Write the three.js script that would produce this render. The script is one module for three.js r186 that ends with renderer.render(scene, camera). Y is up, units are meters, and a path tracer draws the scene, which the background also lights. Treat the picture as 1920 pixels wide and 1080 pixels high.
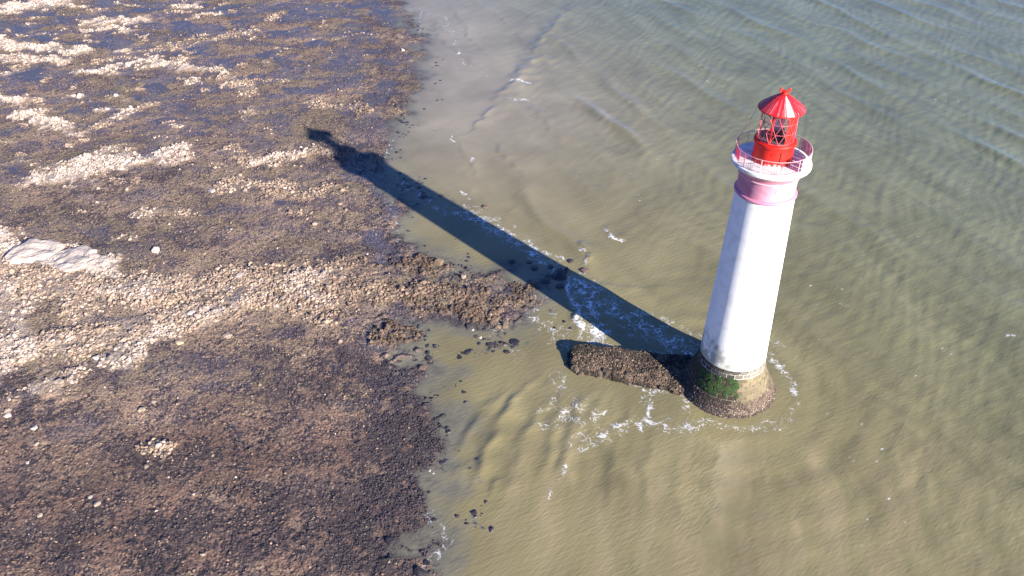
import * as THREE from 'three';
import { mergeGeometries } from 'three/addons/utils/BufferGeometryUtils.js';

// ---------------------------------------------------------------- camera, sky, sun, exposure
// Plan: x east, z south, y up, metres above the water; the lighthouse stands at the origin.
const scene = new THREE.Scene();
const camera = new THREE.PerspectiveCamera(37.08, 16 / 9, 0.5, 9000);
camera.position.set(-17.78, 48.7, 52.6);
camera.rotation.set(-36.4 * Math.PI / 180, 0, 0);
const SUN = new THREE.Vector3(0.631, 0.369, 0.683).normalize();
{
  const w = 512, h = 256, d = new Float32Array(w * h * 4);
  for (let j = 0; j < h; j++) for (let i = 0; i < w; i++) {
    const el = ((j + 0.5) / h - 0.5) * Math.PI, az = ((i + 0.5) / w - 0.5) * 2 * Math.PI;
    const y = Math.sin(el), c = Math.cos(el);
    const cs = Math.cos(az) * c * SUN.x + y * SUN.y + Math.sin(az) * c * SUN.z;
    const t = Math.pow(Math.max(0, y), 0.5), glow = Math.exp((cs - 1) * 6) * 0.08;
    const o = (j * w + i) * 4;
    d[o] = 0.105 + (0.006 - 0.105) * t + glow;
    d[o + 1] = 0.225 + (0.033 - 0.225) * t + glow * 0.95;
    d[o + 2] = 0.5 + (0.17 - 0.5) * t + glow * 0.85;
    d[o + 3] = 1;
  }
  const sky = new THREE.DataTexture(d, w, h, THREE.RGBAFormat, THREE.FloatType);
  sky.mapping = THREE.EquirectangularReflectionMapping; sky.magFilter = sky.minFilter = THREE.LinearFilter; sky.needsUpdate = true;
  scene.background = sky; scene.environment = sky;
}
const sun = new THREE.DirectionalLight(new THREE.Color().setRGB(1, 0.93, 0.82), 5);
sun.position.copy(SUN).multiplyScalar(200);
sun.castShadow = true; sun.shadow.mapSize.set(4096, 4096);
Object.assign(sun.shadow.camera, { left: -140, right: 140, top: 120, bottom: -120, near: 1, far: 500 });
scene.add(sun, sun.target);
const renderer = new THREE.WebGLRenderer({ antialias: true });
renderer.toneMapping = THREE.LinearToneMapping;
renderer.toneMappingExposure = 2.7;
renderer.shadowMap.enabled = true;

// ---------------------------------------------------------------- plan data, in metres (polylines x, z, x, z ... with width and strength)
const SHORE = [[-57.5,-160.0],[-44.6,-117.7],[-40.0,-104.5],[-36.2,-92.9],[-36.0,-85.1],[-32.9,-79.8],[-32.5,-71.4],[-31.8,-60.5],[-33.2,-55.2],[-33.6,-47.9],[-33.5,-41.4],[-33.7,-36.7],[-31.5,-33.5],[-30.1,-28.2],[-30.0,-23.9],[-29.3,-19.8],[-27.6,-17.8],[-25.0,-17.8],[-23.5,-16.1],[-21.6,-14.3],[-19.6,-12.8],[-19.1,-14.3],[-17.8,-15.0],[-15.6,-13.0],[-16.5,-10.9],[-17.8,-9.3],[-19.5,-8.2],[-21.7,-8.5],[-23.9,-9.3],[-26.0,-8.7],[-27.5,-7.6],[-28.0,-5.2],[-28.6,-3.5],[-28.2,-1.3],[-26.4,-0.4],[-24.7,1.6],[-23.5,3.0],[-23.6,4.6],[-24.3,6.1],[-23.8,7.7],[-24.0,9.8],[-24.4,11.5],[-24.1,13.2],[-24.0,14.8],[-25.7,15.5],[-26.4,17.2],[-24.8,18.3],[-23.2,18.8],[-23.6,20.4],[-24.3,23.0]];
const ZONES = {
 pale: [
  [[-74.0,-23.9,-68.2,-19.8],2.48,1],
  [[-66.7,-13.5,-62.9,-8.5,-60.3,-2.0],2.17,0.55],
  [[-65.8,-19.4,-61.9,-17.9,-57.6,-17.0],1.6,1],
  [[-71.8,-33.5,-67.0,-36.0,-62.9,-38.6,-58.4,-40.4],2.51,1],
  [[-70.4,-35.4,-66.3,-39.3],3.15,0.8],
  [[-79.1,-65.7,-74.8,-67.7,-70.6,-69.3,-64.5,-67.3],1.72,1],
  [[-70.3,-68.3,-59.3,-65.3],1.71,0.6],
  [[-99.1,-77.5,-91.2,-74.6,-82.6,-73.5],2.13,0.95],
  [[-94.0,-70.3,-84.2,-69.7],1.58,0.6],
  [[-89.3,-56.1,-84.4,-54.7],1.87,1],
  [[-82.0,-51.9,-75.6,-48.2],1.8,1],
  [[-75.2,-46.7,-72.1,-45.7],1.08,0.8],
  [[-106.0,-91.6,-97.0,-95.7],4.1,1],
  [[-86.9,-86.4,-78.4,-87.2],1.75,0.95],
  [[-83.0,-83.2,-79.8,-82.7],1.54,1],
  [[-75.1,-93.5,-71.8,-94.6],1.46,0.8],
  [[-70.4,-89.7,-66.2,-90.8],1.43,0.6],
  [[-62.4,-4.4,-58.5,-4.1],1.39,0.5],
  [[-56.4,-11.8,-52.4,-13.5],1.52,0.5],
  [[-48.8,-5.5,-52.2,-2.0],1.61,0.7],
  [[-47.4,-8.5,-42.3,-11.8],1.48,0.35],
  [[-48.3,-38.6,-42.4,-41.4],1.54,0.55],
  [[-38.5,-15.2,-35.8,-11.8],1.78,0.5],
  [[-55.1,-1.3,-57.0,1.2],1.33,0.4]],
 rubble: [
  [[-67.6,-15.2,-55.9,-11.8,-45.3,-13.5,-35.3,-14.8],3.84,1],
  [[-60.4,-4.1,-51.2,-7.0,-41.6,-10.9,-30.9,-12.6],2.91,1],
  [[-38.2,-13.5,-27.9,-13.0,-21.8,-10.9],2.52,1],
  [[-18.8,-12.2,-16.5,-13.0],2.12,0.9],
  [[-31.5,-17.0,-24.6,-17.0],1.16,0.8],
  [[-27.8,-11.8,-19.2,-8.9],1.19,0.9],
  [[-49.1,-39.3,-38.6,-41.4],2.25,0.8],
  [[-43.6,-55.2,-37.0,-53.5],2.14,0.8],
  [[-50.1,-33.5,-38.1,-31.1],2.11,0.5],
  [[-67.5,-69.3,-59.3,-65.3,-53.8,-58.7],1.91,0.7],
  [[-37.4,-9.5,-30.3,-7.6,-25.3,-5.7],0.58,0.9],
  [[-23.2,-5.5,-20.8,-4.4],0.42,0.9],
  [[-55.8,-0.0,-54.4,0.3],1.33,0.5],
  [[-44.5,7.4,-44.9,7.7],1.01,0.8],
  [[-76.1,-71.4,-58.9,-82.7],2.07,0.5],
  [[-49.0,-80.3,-36.5,-81.5],1.52,0.3],
  [[-19.2,-9.3,-18.8,-11.8],0.99,0.7]],
 dark: [
  [[-25.1,2.5,-29.5,-1.3],2.2,0.9],
  [[-24.3,6.6,-27.4,4.9],2.07,0.9],
  [[-24.3,12.2,-26.4,10.3],2.32,1],
  [[-24.9,17.2,-26.3,14.1],1.82,0.8],
  [[-67.7,-30.3,-61.7,-33.5,-56.4,-36.0],1.46,1],
  [[-69.8,-27.1,-57.7,-25.5],1.43,0.5],
  [[-61.7,-21.3,-58.6,-20.3],0.87,0.9],
  [[-54.0,-21.3,-47.2,-20.6],0.99,0.6],
  [[-36.0,-18.9,-28.6,-19.8],1.19,0.8],
  [[-60.0,0.6,-53.8,3.7],1.73,0.8],
  [[-47.7,14.6,-40.8,15.5],2.57,0.6],
  [[-38.4,-1.3,-33.2,-2.0],3.16,0.5],
  [[-37.7,13.2,-30.3,15.0],3.35,0.5],
  [[-78.9,-64.3,-69.3,-63.0],1.06,0.8],
  [[-59.5,1.6,-59.1,-1.3],0.97,0.7],
  [[-40.8,-39.3,-37.6,-39.3],0.89,1],
  [[-36.6,-5.5,-40.9,-4.1],2.1,0.5],
  [[-56.8,3.7,-54.5,3.1],1.28,0.7]],
 wet: [
  [[-99.7,-82.2,-90.4,-86.4],2.07,1],
  [[-93.7,-80.3,-84.7,-76.8],1.5,0.9],
  [[-83.7,-90.8,-78.1,-94.3],1.99,1],
  [[-72.5,-85.1,-67.1,-83.2],1.9,1],
  [[-72.9,-73.5,-64.3,-71.8],1.77,0.9],
  [[-62.7,-69.3,-58.9,-69.7],1.58,0.9],
  [[-54.1,-92.9,-41.7,-95.7,-37.2,-87.7],3.07,1],
  [[-58.9,-82.7,-46.5,-80.3],1.36,0.7],
  [[-90.2,-62.4,-85.3,-63.3],1.21,0.8],
  [[-83.0,-61.5,-79.3,-63.3],1.06,0.6],
  [[-42.6,-71.4,-33.6,-69.3],1.91,0.7],
  [[-36.4,-49.5,-35.2,-63.3],1.59,0.8],
  [[-76.0,-53.5,-71.1,-51.9],1.41,0.6],
  [[-78.5,-38.0,-76.6,-36.7],1.64,0.7],
  [[-65.0,-50.3,-54.8,-48.7],1.38,0.6],
  [[-54.5,-52.7,-49.8,-57.0],1.29,0.6],
  [[-37.2,-36.7,-32.4,-33.5,-30.8,-27.1],1.57,0.8],
  [[-32.8,-22.8,-29.4,-17.0],1.19,0.8],
  [[-50.1,-27.1,-41.2,-28.8],1.28,0.4],
  [[-65.2,-24.4,-60.1,-22.8],1.12,0.5],
  [[-29.5,-5.5,-30.9,-8.5],0.96,0.5],
  [[-58.0,-94.3,-63.2,-86.4],1.79,0.7],
  [[-65.9,-43.5,-60.0,-45.7],1.2,0.5],
  [[-79.2,-47.9,-81.8,-44.9],1.08,0.5],
  [[-50.9,-69.3,-42.5,-66.3],1.25,0.6]],
 red: [
  [[-49.4,15.0,-27.3,15.0],9.55,1],
  [[-44.5,7.7,-26.7,7.7],6.87,1],
  [[-32.2,-1.3,-35.0,2.5],4.4,0.8],
  [[-59.2,10.3,-53.0,15.0],9.48,1]],
 shoal: [
  [[-20.6,-5.7,-17.4,-5.2],0.66,0.9],
  [[-22.0,-4.1,-20.3,-3.3],0.41,0.9],
  [[-27.5,-4.1,-24.5,-2.2],1.01,0.9],
  [[-18.5,-8.9,-15.6,-10.1],0.88,0.8],
  [[-24.5,-15.6,-18.6,-14.8],0.62,0.5],
  [[-14.9,-14.5,-12.6,-15.2],0.72,0.8],
  [[-34.0,-56.1,-31.2,-48.7],0.99,0.9],
  [[-27.4,-48.2,-25.3,-47.9],0.55,0.7],
  [[-20.9,10.1,-19.9,10.3],0.35,0.9],
  [[-20.7,14.3,-19.8,14.6],0.41,0.8],
  [[-27.7,-2.0,-29.1,-5.5],0.92,0.9],
  [[-24.7,1.9,-23.0,4.9],0.43,0.9],
  [[-25.0,8.7,-23.3,9.2],0.4,0.8],
  [[-21.6,-7.8,-18.3,-7.0],0.58,0.7],
  [[-24.0,-29.3,-30.0,-33.5],0.84,0.6],
  [[-33.9,-35.4,-29.2,-19.8],1.04,0.6],
  [[-24.2,16.8,-26.3,17.6],0.57,0.8],
  [[-34.5,-87.7,-31.5,-82.7],1.04,0.5],
  [[-12.2,9.2,-11.7,9.8],0.32,0.55]]};
const FOAM = [
  [[-23.0,-27.6,-19.5,-23.9,-15.6,-19.8,-13.6,-17.0],1.99,0.65],
  [[-29.9,-32.9,-24.1,-27.1],1.48,0.3],
  [[-12.2,-15.6,-12.4,-13.0,-11.8,-10.1,-11.6,-5.9],0.4,1.2],
  [[-11.4,-14.3,-11.0,-11.8,-10.5,-8.5,-10.0,-6.1],1.58,0.95],
  [[-10.7,-13.0,-8.0,-9.3,-5.0,-6.3,-2.4,-4.4],1.94,0.72],
  [[-11.2,-5.5,-7.6,-4.4,-3.5,-3.5],0.46,0.9],
  [[-10.7,-8.5,-9.7,-6.3],1.05,1.1],
  [[-16.5,-10.1,-14.4,-8.5,-13.5,-5.5],1.64,0.42],
  [[-15.3,-11.8,-12.8,-11.8],0.8,0.3],
  [[-7.1,1.1,-5.3,0.9],0.52,0.9],
  [[-6.9,1.6,-6.7,4.3,-7.8,5.4],0.51,0.75],
  [[-3.7,1.6,-3.5,4.3,-0.2,4.9],0.59,0.6],
  [[-12.5,6.6,-7.7,4.3,-3.7,5.7],1.41,0.38],
  [[-13.6,4.3,-12.4,2.8,-11.0,3.7],1.53,0.5],
  [[-13.7,-1.3,-14.1,1.2,-15.3,4.9],0.87,0.5],
  [[-13.7,8.6,-14.5,10.5,-15.1,12.2],0.23,0.8],
  [[4.5,-3.5,5.7,-0.0,5.3,2.2],0.62,0.65],
  [[5.4,1.9,3.6,4.6,0.6,5.2],0.68,0.4],
  [[4.8,-5.5,6.0,-4.8],0.66,0.35],
  [[-17.9,-63.0,-16.6,-63.3,-15.5,-61.8],0.6,1.1],
  [[-18.1,-57.0,-15.6,-56.4],0.65,0.6],
  [[-8.2,-24.1,-7.5,-22.6,-6.5,-21.6],0.45,0.85],
  [[-10.5,-19.8,-10.2,-17.4],0.32,0.9],
  [[-25.3,-45.5,-24.9,-43.8],0.27,1.2],
  [[-23.3,-31.7,-22.6,-29.9],0.36,1],
  [[-29.9,-88.2,-28.6,-83.9],0.7,0.4],
  [[-22.6,-39.3,-22.2,-38.0],0.25,0.9],
  [[-20.9,-23.9,-16.4,-21.3],0.78,0.4],
  [[-6.2,-10.1,-4.2,-8.5,-1.6,-6.6],0.68,0.5],
  [[-33.2,-92.9,-32.6,-79.1],0.26,0.6],
  [[-32.7,-44.2,-33.0,-39.3],0.2,0.55],
  [[-31.4,-34.1,-31.2,-29.3,-29.7,-22.8,-28.9,-18.9],0.23,0.6],
  [[-23.8,13.2,-21.8,15.5,-23.5,17.6],0.73,0.3],
  [[-20.4,-8.5,-16.0,-2.0],0.94,0.2],
  [[-11.9,-2.0,-6.8,0.3],0.36,0.55],
  [[-21.1,-12.2,-20.0,-10.5],0.7,0.5],
  [[-29.0,-90.3,-24.9,-69.3,-19.3,-62.4],0.24,0.5],
  [[-28.0,-82.7,-14.4,-82.7],0.26,0.2],
  [[-3.1,-3.5,-1.3,-5.5],0.47,0.6],
  [[13.8,-10.1,12.3,-11.8],0.3,0.35],
  [[26.3,-6.3,27.6,-6.1],0.19,0.5]];
const FRONTS = [
  [[-4.3,-104.5,-11.3,-83.9,-13.8,-76.8,-15.4,-68.3,-17.2,-62.4,-19.4,-56.4,-21.9,-49.5,-25.1,-44.6],0.24,1.1,2.2],
  [[-19.2,-56.4,-23.2,-46.4,-25.4,-44.6],0.1,0.3,1],
  [[-29.3,-100.0,-26.7,-90.3,-24.1,-79.1,-18.6,-66.9],0.085,0.42,1.3],
  [[-32.4,-94.3,-32.5,-85.1,-32.6,-78.4],0.085,0.42,1],
  [[-29.4,-90.3,-30.3,-84.6,-29.2,-80.3,-25.0,-72.4,-19.7,-63.0],0.09,0.42,1.1],
  [[-32.4,-83.9,-30.8,-74.6,-26.3,-67.3],0.07,0.4,1],
  [[-20.1,-44.9,-17.8,-38.6,-15.0,-33.5],0.1,0.38,1.2],
  [[-16.0,-56.1,-13.6,-50.3,-11.2,-42.8],0.085,0.4,1.3],
  [[-25.2,-46.4,-22.9,-39.3,-21.2,-34.1],0.09,0.38,1.2],
  [[-32.9,-45.7,-33.0,-39.3],0.06,0.3,0.8],
  [[-31.5,-34.7,-31.2,-29.3,-29.7,-22.8,-28.9,-18.9],0.06,0.25,0.8],
  [[-10.7,-21.8,-10.4,-19.4,-10.2,-17.2],0.22,0.25,1.2],
  [[-8.3,-24.7,-7.5,-22.8,-6.4,-21.2],0.16,0.25,1.0],
  [[-12.0,-16.3,-12.5,-14.3,-12.4,-12.6,-11.8,-10.1,-11.9,-6.1],0.35,0.25,4.5],
  [[-13.0,-2.7,-14.5,0.9,-16.1,4.9,-17.8,10.3,-18.5,15.0],0.14,0.65,1.2],
  [[-12.6,-1.3,-13.7,1.6,-14.4,4.3,-15.2,8.2,-15.7,13.2],0.14,0.5,1.1],
  [[-14.1,-2.7,-17.1,1.2,-19.4,6.0,-20.5,10.3,-21.1,15.0],0.11,0.7,1.1],
  [[-11.6,-0.4,-12.7,3.1,-13.7,7.7,-14.3,11.8],0.14,0.4,0.8],
  [[-9.8,-0.0,-11.5,4.3,-12.4,8.2],0.06,0.35,0.7],
  [[-8.7,0.3,-10.2,4.3,-10.9,7.7],0.05,0.35,0.7],
  [[-16.0,-2.0,-19.1,1.9,-20.7,6.0,-21.7,10.3,-22.0,15.0],0.1,0.55,1],
  [[-10.6,-1.0,-12.2,3.1,-13.3,7.7,-13.6,13.2],0.13,0.4,0.8],
  [[-7.7,0.9,-9.2,4.9,-10.3,9.2,-10.8,14.6],0.11,0.4,0.8],
  [[-6.4,4.3,-7.8,8.7,-8.7,14.1],0.06,0.45,0.9],
  [[-15.5,-1.3,-18.2,3.1,-20.0,8.2,-20.6,13.2],0.12,0.5,1],
  [[-17.3,-1.0,-20.1,3.1,-21.4,7.1,-22.0,11.3],0.09,0.5,1],
  [[-1.6,5.4,-2.7,10.3,-3.3,15.9],0.05,0.5,1],
  [[1.7,5.4,1.0,10.3,0.4,15.9],0.04,0.5,1],
  [[-15.3,-35.4,-17.8,-27.1,-19.4,-21.8],0.03,0.5,1],
  [[-20.9,-23.9,-22.6,-32.9,-24.8,-39.3],0.03,0.4,1],
  [[-6.4,-54.4,-3.3,-43.5,-1.2,-34.1],0.03,0.5,1.3],
  [[-11.9,-42.1,-8.8,-31.7,-6.9,-26.0],0.03,0.5,1.2],
  [[-16.6,-27.1,-13.9,-21.8,-12.9,-18.9],0.05,0.35,1],
  [[-14.2,-92.9,-9.6,-75.7,-5.6,-63.3],0.05,0.35,1.3],
  [[-24.4,-101.5,-17.8,-85.1,-14.5,-73.5],0.05,0.3,1.2],
  [[-18.7,9.8,-19.1,10.9,-19.4,12.2],0.1,0.2,0.5],
  [[-4.3,6.6,-5.7,10.3,-6.2,15.0],0.05,0.5,1.2]];
const ROCKS = [
  [-17.8,-17.8,0.42,0.90,'black','rock','black weed-covered rock standing highest inside the tower shadow, west of the others'],
  [-16.0,-17.6,0.42,0.45,'black','rock','small flat black rock in the shadow just right of the tall black rock'],
  [-15.5,-16.7,0.53,0.40,'black','rock','long low black rock awash in the middle of the tower shadow'],
  [-13.9,-17.0,0.37,0.50,'black','rock','round black rock near the sunlit edge of the tower shadow'],
  [-13.2,-15.6,0.83,0.55,'black','boulder','broad black boulder beside the breaking wave in the tower shadow'],
  [-14.6,-14.5,0.57,0.45,'black','boulder','low black boulder left of the broad one in the tower shadow'],
  [-13.1,-13.8,0.51,0.50,'black','boulder','black boulder touching the white front of the breaking wave'],
  [-11.9,-18.0,0.37,0.60,'dark','rock','lone dark rock in sunlit water just above the tower shadow'],
  [-10.7,-16.3,0.52,0.50,'red','rock','reddish rock at the sunlit tip of the breaking wave'],
  [-10.2,-15.3,0.26,0.40,'red','rock','small reddish stone half sunk right of the reddish rock'],
  [-20.8,-28.5,0.41,0.50,'red','rock','lone reddish brown rock in open water above the shadow'],
  [-10.0,-35.6,0.25,0.50,'black','rock','tiny black rock alone in open water far from the reef'],
  [-25.1,-17.6,0.53,0.80,'brown','boulder','brown boulder at the northern tip of the rubble tongue'],
  [-22.5,-15.1,0.31,0.90,'tan','rock','pale tan upright stone in the shallows by the rubble tongue'],
  [-23.1,-15.6,0.31,0.50,'dark','rock','dark stone beside the pale tan upright stone'],
  [-17.6,-5.5,0.61,0.25,'black','rock','wide flat black rock farthest out in the shallow bay'],
  [-18.2,-4.1,0.32,0.50,'black','rock','small round black rock at the seaward end of the shallow bay'],
  [-19.6,-5.0,0.42,0.30,'dark','rock','dark flat stone between the rock ledge and the flat black rock'],
  [-18.4,-6.6,0.24,0.50,'dark','rock','small dark stone just below the rubble tongue end'],
  [-18.5,-7.7,0.38,0.70,'brown','boulder','brown boulder below the end of the rubble tongue'],
  [-21.6,-7.6,0.43,0.60,'dark','rock','dark stone cluster head beside a pale stone south of the tongue'],
  [-21.3,-7.2,0.19,0.70,'pale','stone','pale stone leaning on dark stones south of the rubble tongue'],
  [-20.6,-6.1,0.19,0.60,'pale','stone','tiny pale stone next to the rock ledge'],
  [-21.0,-6.2,0.28,0.40,'dark','rock','dark stone next to the tiny pale stone at the ledge'],
  [-21.6,-4.1,0.51,0.30,'black','rock','black flat rock under the end of the rock ledge'],
  [-22.3,-3.4,0.37,0.35,'black','rock','black flat rock left below the end of the rock ledge'],
  [-23.0,-2.6,0.27,0.30,'dark','rock','dark stone barely out of the water in the bay'],
  [-25.4,-2.0,0.36,0.60,'red','rock','reddish stone standing at the head of the bay'],
  [-24.7,-2.6,0.32,0.35,'dark','rock','dark weedy stone at the head of the bay'],
  [-23.3,13.8,0.30,0.45,'black','rock','oval black rock off the southern reef edge'],
  [-23.8,11.4,0.19,0.60,'black','rock','small black rock close to the southern reef edge'],
  [-19.1,11.0,0.12,0.50,'black','rock','black stone tip under the small wave in the south bay'],
  [-20.4,10.2,0.20,0.25,'black','rock','black stone just awash in the south bay'],
  [-23.4,17.4,0.28,0.40,'black','rock','black rock at the bottom in the water off the reef'],
  [-23.9,18.2,0.56,0.40,'black','boulder','large black boulder at the bottom edge off the reef'],
  [-26.1,15.6,0.44,0.35,'black','boulder','black weedy boulder at the small southern inlet'],
  [-23.9,9.3,0.16,0.70,'pale','stone','larger of two white stones on the black southern reef edge'],
  [-23.6,9.6,0.12,0.70,'pale','stone','smaller of two white stones on the black southern reef edge'],
  [-53.8,-19.4,0.49,0.70,'pale','stone','square pale block on the upper edge of the rubble bank'],
  [-38.7,-24.6,0.34,0.70,'tan','stone','lone pale stone on the brown weed north of the rubble bank'],
  [-44.1,-14.9,0.47,0.40,'pale','stone','flat pale slab in the middle of the rubble bank'],
  [-43.7,-17.2,0.26,0.60,'yellow','stone','yellowish stone near the top of the rubble bank'],
  [-47.0,-8.9,0.44,0.45,'pale','stone','tilted pale slab in the lower half of the rubble bank'],
  [-53.3,-2.9,0.32,0.70,'pale','stone','rounded white stone at the lower fringe of the rubble bank'],
  [-52.2,-2.5,0.36,0.40,'tan','stone','flat tan slab beside the rounded white stone'],
  [-56.6,-5.2,0.28,0.80,'pale','stone','upright white stone in the left part of the rubble bank'],
  [-46.9,-5.1,0.42,0.45,'yellow','stone','yellowish slab at the foot of the rubble bank'],
  [-42.9,-6.1,0.47,0.40,'tan','stone','long tan slab at the foot of the rubble bank'],
  [-55.1,0.1,0.49,0.45,'tan','stone','long tilted tan slab on the dark weed at the left'],
  [-54.2,0.0,0.27,0.50,'pale','stone','pale stone beside the long tilted tan slab'],
  [-44.6,7.2,0.28,0.50,'pale','stone','upper slab of the pale stone cluster on the lower weed flat'],
  [-44.4,7.8,0.24,0.50,'tan','stone','middle slab of the pale stone cluster on the lower weed flat'],
  [-44.1,7.3,0.20,0.50,'tan','stone','right-hand stone of the cluster on the lower weed flat'],
  [-44.1,8.2,0.20,0.50,'tan','stone','lowest stone of the pale cluster on the lower weed flat'],
  [-47.2,12.7,0.30,0.60,'tan','stone','tan rock with a dark shadow on the lower left weed flat'],
  [-47.9,12.1,0.19,0.50,'pale','stone','pale stone just above the shadowed tan rock'],
  [-58.0,3.4,0.34,0.40,'tan','stone','upper of two flat slabs at the left picture edge'],
  [-57.7,3.9,0.34,0.40,'pale','stone','lower of two flat slabs at the left picture edge'],
  [-54.9,5.3,0.33,0.50,'pale','stone','flat pale slab on the lower edge of the dark weed band'],
  [-54.0,7.0,0.24,0.50,'tan','stone','tan slab below the dark weed band'],
  [-50.8,13.7,0.22,0.50,'tan','stone','smooth tan stone alone at the lower left'],
  [-38.5,16.9,0.18,0.70,'tan','stone','round tan stone low on the purple weed flat'],
  [-40.6,11.8,0.12,0.80,'pale','stone','small bright white stone on the purple weed flat'],
  [-47.3,3.2,0.34,0.50,'tan','stone','wide tan stone in a purple weed patch under the bank'],
  [-46.7,2.3,0.22,0.50,'tan','stone','tan stone above the wide tan stone under the bank'],
  [-42.8,13.3,0.11,0.80,'pale','stone','small pale stone between the tan rock and the bottom edge'],
  [-53.9,8.8,0.20,0.50,'pale','stone','pale oblong stone on the brown weed at the left'],
  [-40.3,8.1,0.16,0.50,'tan','stone','tan pebble-sized stone right of the pale cluster'],
  [-34.5,-74.4,0.33,0.90,'pale','stone','white stone on the tip of the far reef spur'],
  [-51.4,-31.4,0.48,0.40,'pale','stone','flat pale stone on brown weed left of the shadow tip'],
  [-71.7,-57.0,0.36,0.80,'pale','stone','small white stone on the grey weed at upper left'],
  [-68.5,-53.5,0.28,0.80,'pale','stone','small white stone below the long white oyster strip'],
];

// ---------------------------------------------------------------- helpers
function rng(seed) { let a = seed | 0; return () => { a = (a + 0x6d2b79f5) | 0; let t = Math.imul(a ^ (a >>> 15), 1 | a); t = (t + Math.imul(t ^ (t >>> 7), 61 | t)) ^ t; return ((t ^ (t >>> 14)) >>> 0) / 4294967296; }; }
const R0 = rng(7);
const PERM = new Uint8Array(512), GX = new Float32Array(256), GY = new Float32Array(256);
{
  const p = Array.from({ length: 256 }, (_, i) => i);
  for (let i = 255; i > 0; i--) { const j = Math.floor(R0() * (i + 1)); [p[i], p[j]] = [p[j], p[i]]; }
  for (let i = 0; i < 512; i++) PERM[i] = p[i & 255];
  for (let i = 0; i < 256; i++) { const a = R0() * 6.28318; GX[i] = Math.cos(a) * 1.5; GY[i] = Math.sin(a) * 1.5; }
}
function noise(x, y) {
  const xf = Math.floor(x), yf = Math.floor(y), X = xf & 255, Y = yf & 255; x -= xf; y -= yf;
  const a = PERM[X + PERM[Y]], b = PERM[X + 1 + PERM[Y]], c = PERM[X + PERM[Y + 1]], d = PERM[X + 1 + PERM[Y + 1]];
  const u = x * x * x * (x * (x * 6 - 15) + 10), v = y * y * y * (y * (y * 6 - 15) + 10);
  const p = GX[a] * x + GY[a] * y, q = GX[b] * (x - 1) + GY[b] * y, r = GX[c] * x + GY[c] * (y - 1), s = GX[d] * (x - 1) + GY[d] * (y - 1);
  const t = p + u * (q - p);
  return t + v * (r + u * (s - r) - t);
}
const fbm = (x, y, n) => { let s = 0, a = 0.6; for (let i = 0; i < n; i++) { s += a * noise(x, y); a *= 0.5; x = x * 2.03 + 17.3; y = y * 2.03 - 9.1; } return s; };
function worley(x, y) {                                                   // distance to the second nearest point less the nearest
  const xf = Math.floor(x), yf = Math.floor(y); let d1 = 9, d2 = 9;
  for (let j = -1; j <= 1; j++) for (let i = -1; i <= 1; i++) {
    const h = PERM[((xf + i) & 255) + PERM[(yf + j) & 255]], k = PERM[h + 91];
    const dx = xf + i + h / 256 - x, dy = yf + j + k / 256 - y, d = dx * dx + dy * dy;
    if (d < d1) { d2 = d1; d1 = d; } else if (d < d2) d2 = d;
  }
  return Math.sqrt(d2) - Math.sqrt(d1);
}
const sat = (t) => (t < 0 ? 0 : t > 1 ? 1 : t), sstep = (a, b, t) => { t = sat((t - a) / (b - a)); return t * t * (3 - 2 * t); }, lerp = (a, b, t) => a + (b - a) * t;
const toS = (c) => { c = sat(c); return 255 * (c < 0.0031308 ? 12.92 * c : 1.055 * Math.pow(c, 1 / 2.4) - 0.055) + 0.5; };
const S_LUT = new Uint8Array(4097); for (let i = 0; i <= 4096; i++) S_LUT[i] = toS(i / 4096);
const srgb = (c) => S_LUT[(sat(c) * 4096) | 0];
function tex(data, w, h, isColor, wrap = THREE.RepeatWrapping) {
  const t = new THREE.DataTexture(data, w, h, THREE.RGBAFormat); t.wrapS = t.wrapT = wrap;
  t.magFilter = THREE.LinearFilter; t.minFilter = THREE.LinearMipmapLinearFilter; t.generateMipmaps = true; t.anisotropy = 8;
  if (isColor) t.colorSpace = THREE.SRGBColorSpace; t.needsUpdate = true; return t;
}
function segDist(px, pz, ax, az, bx, bz) { const dx = bx - ax, dz = bz - az, t = sat(((px - ax) * dx + (pz - az) * dz) / (dx * dx + dz * dz + 1e-9)); return Math.hypot(px - ax - t * dx, pz - az - t * dz); }
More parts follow.
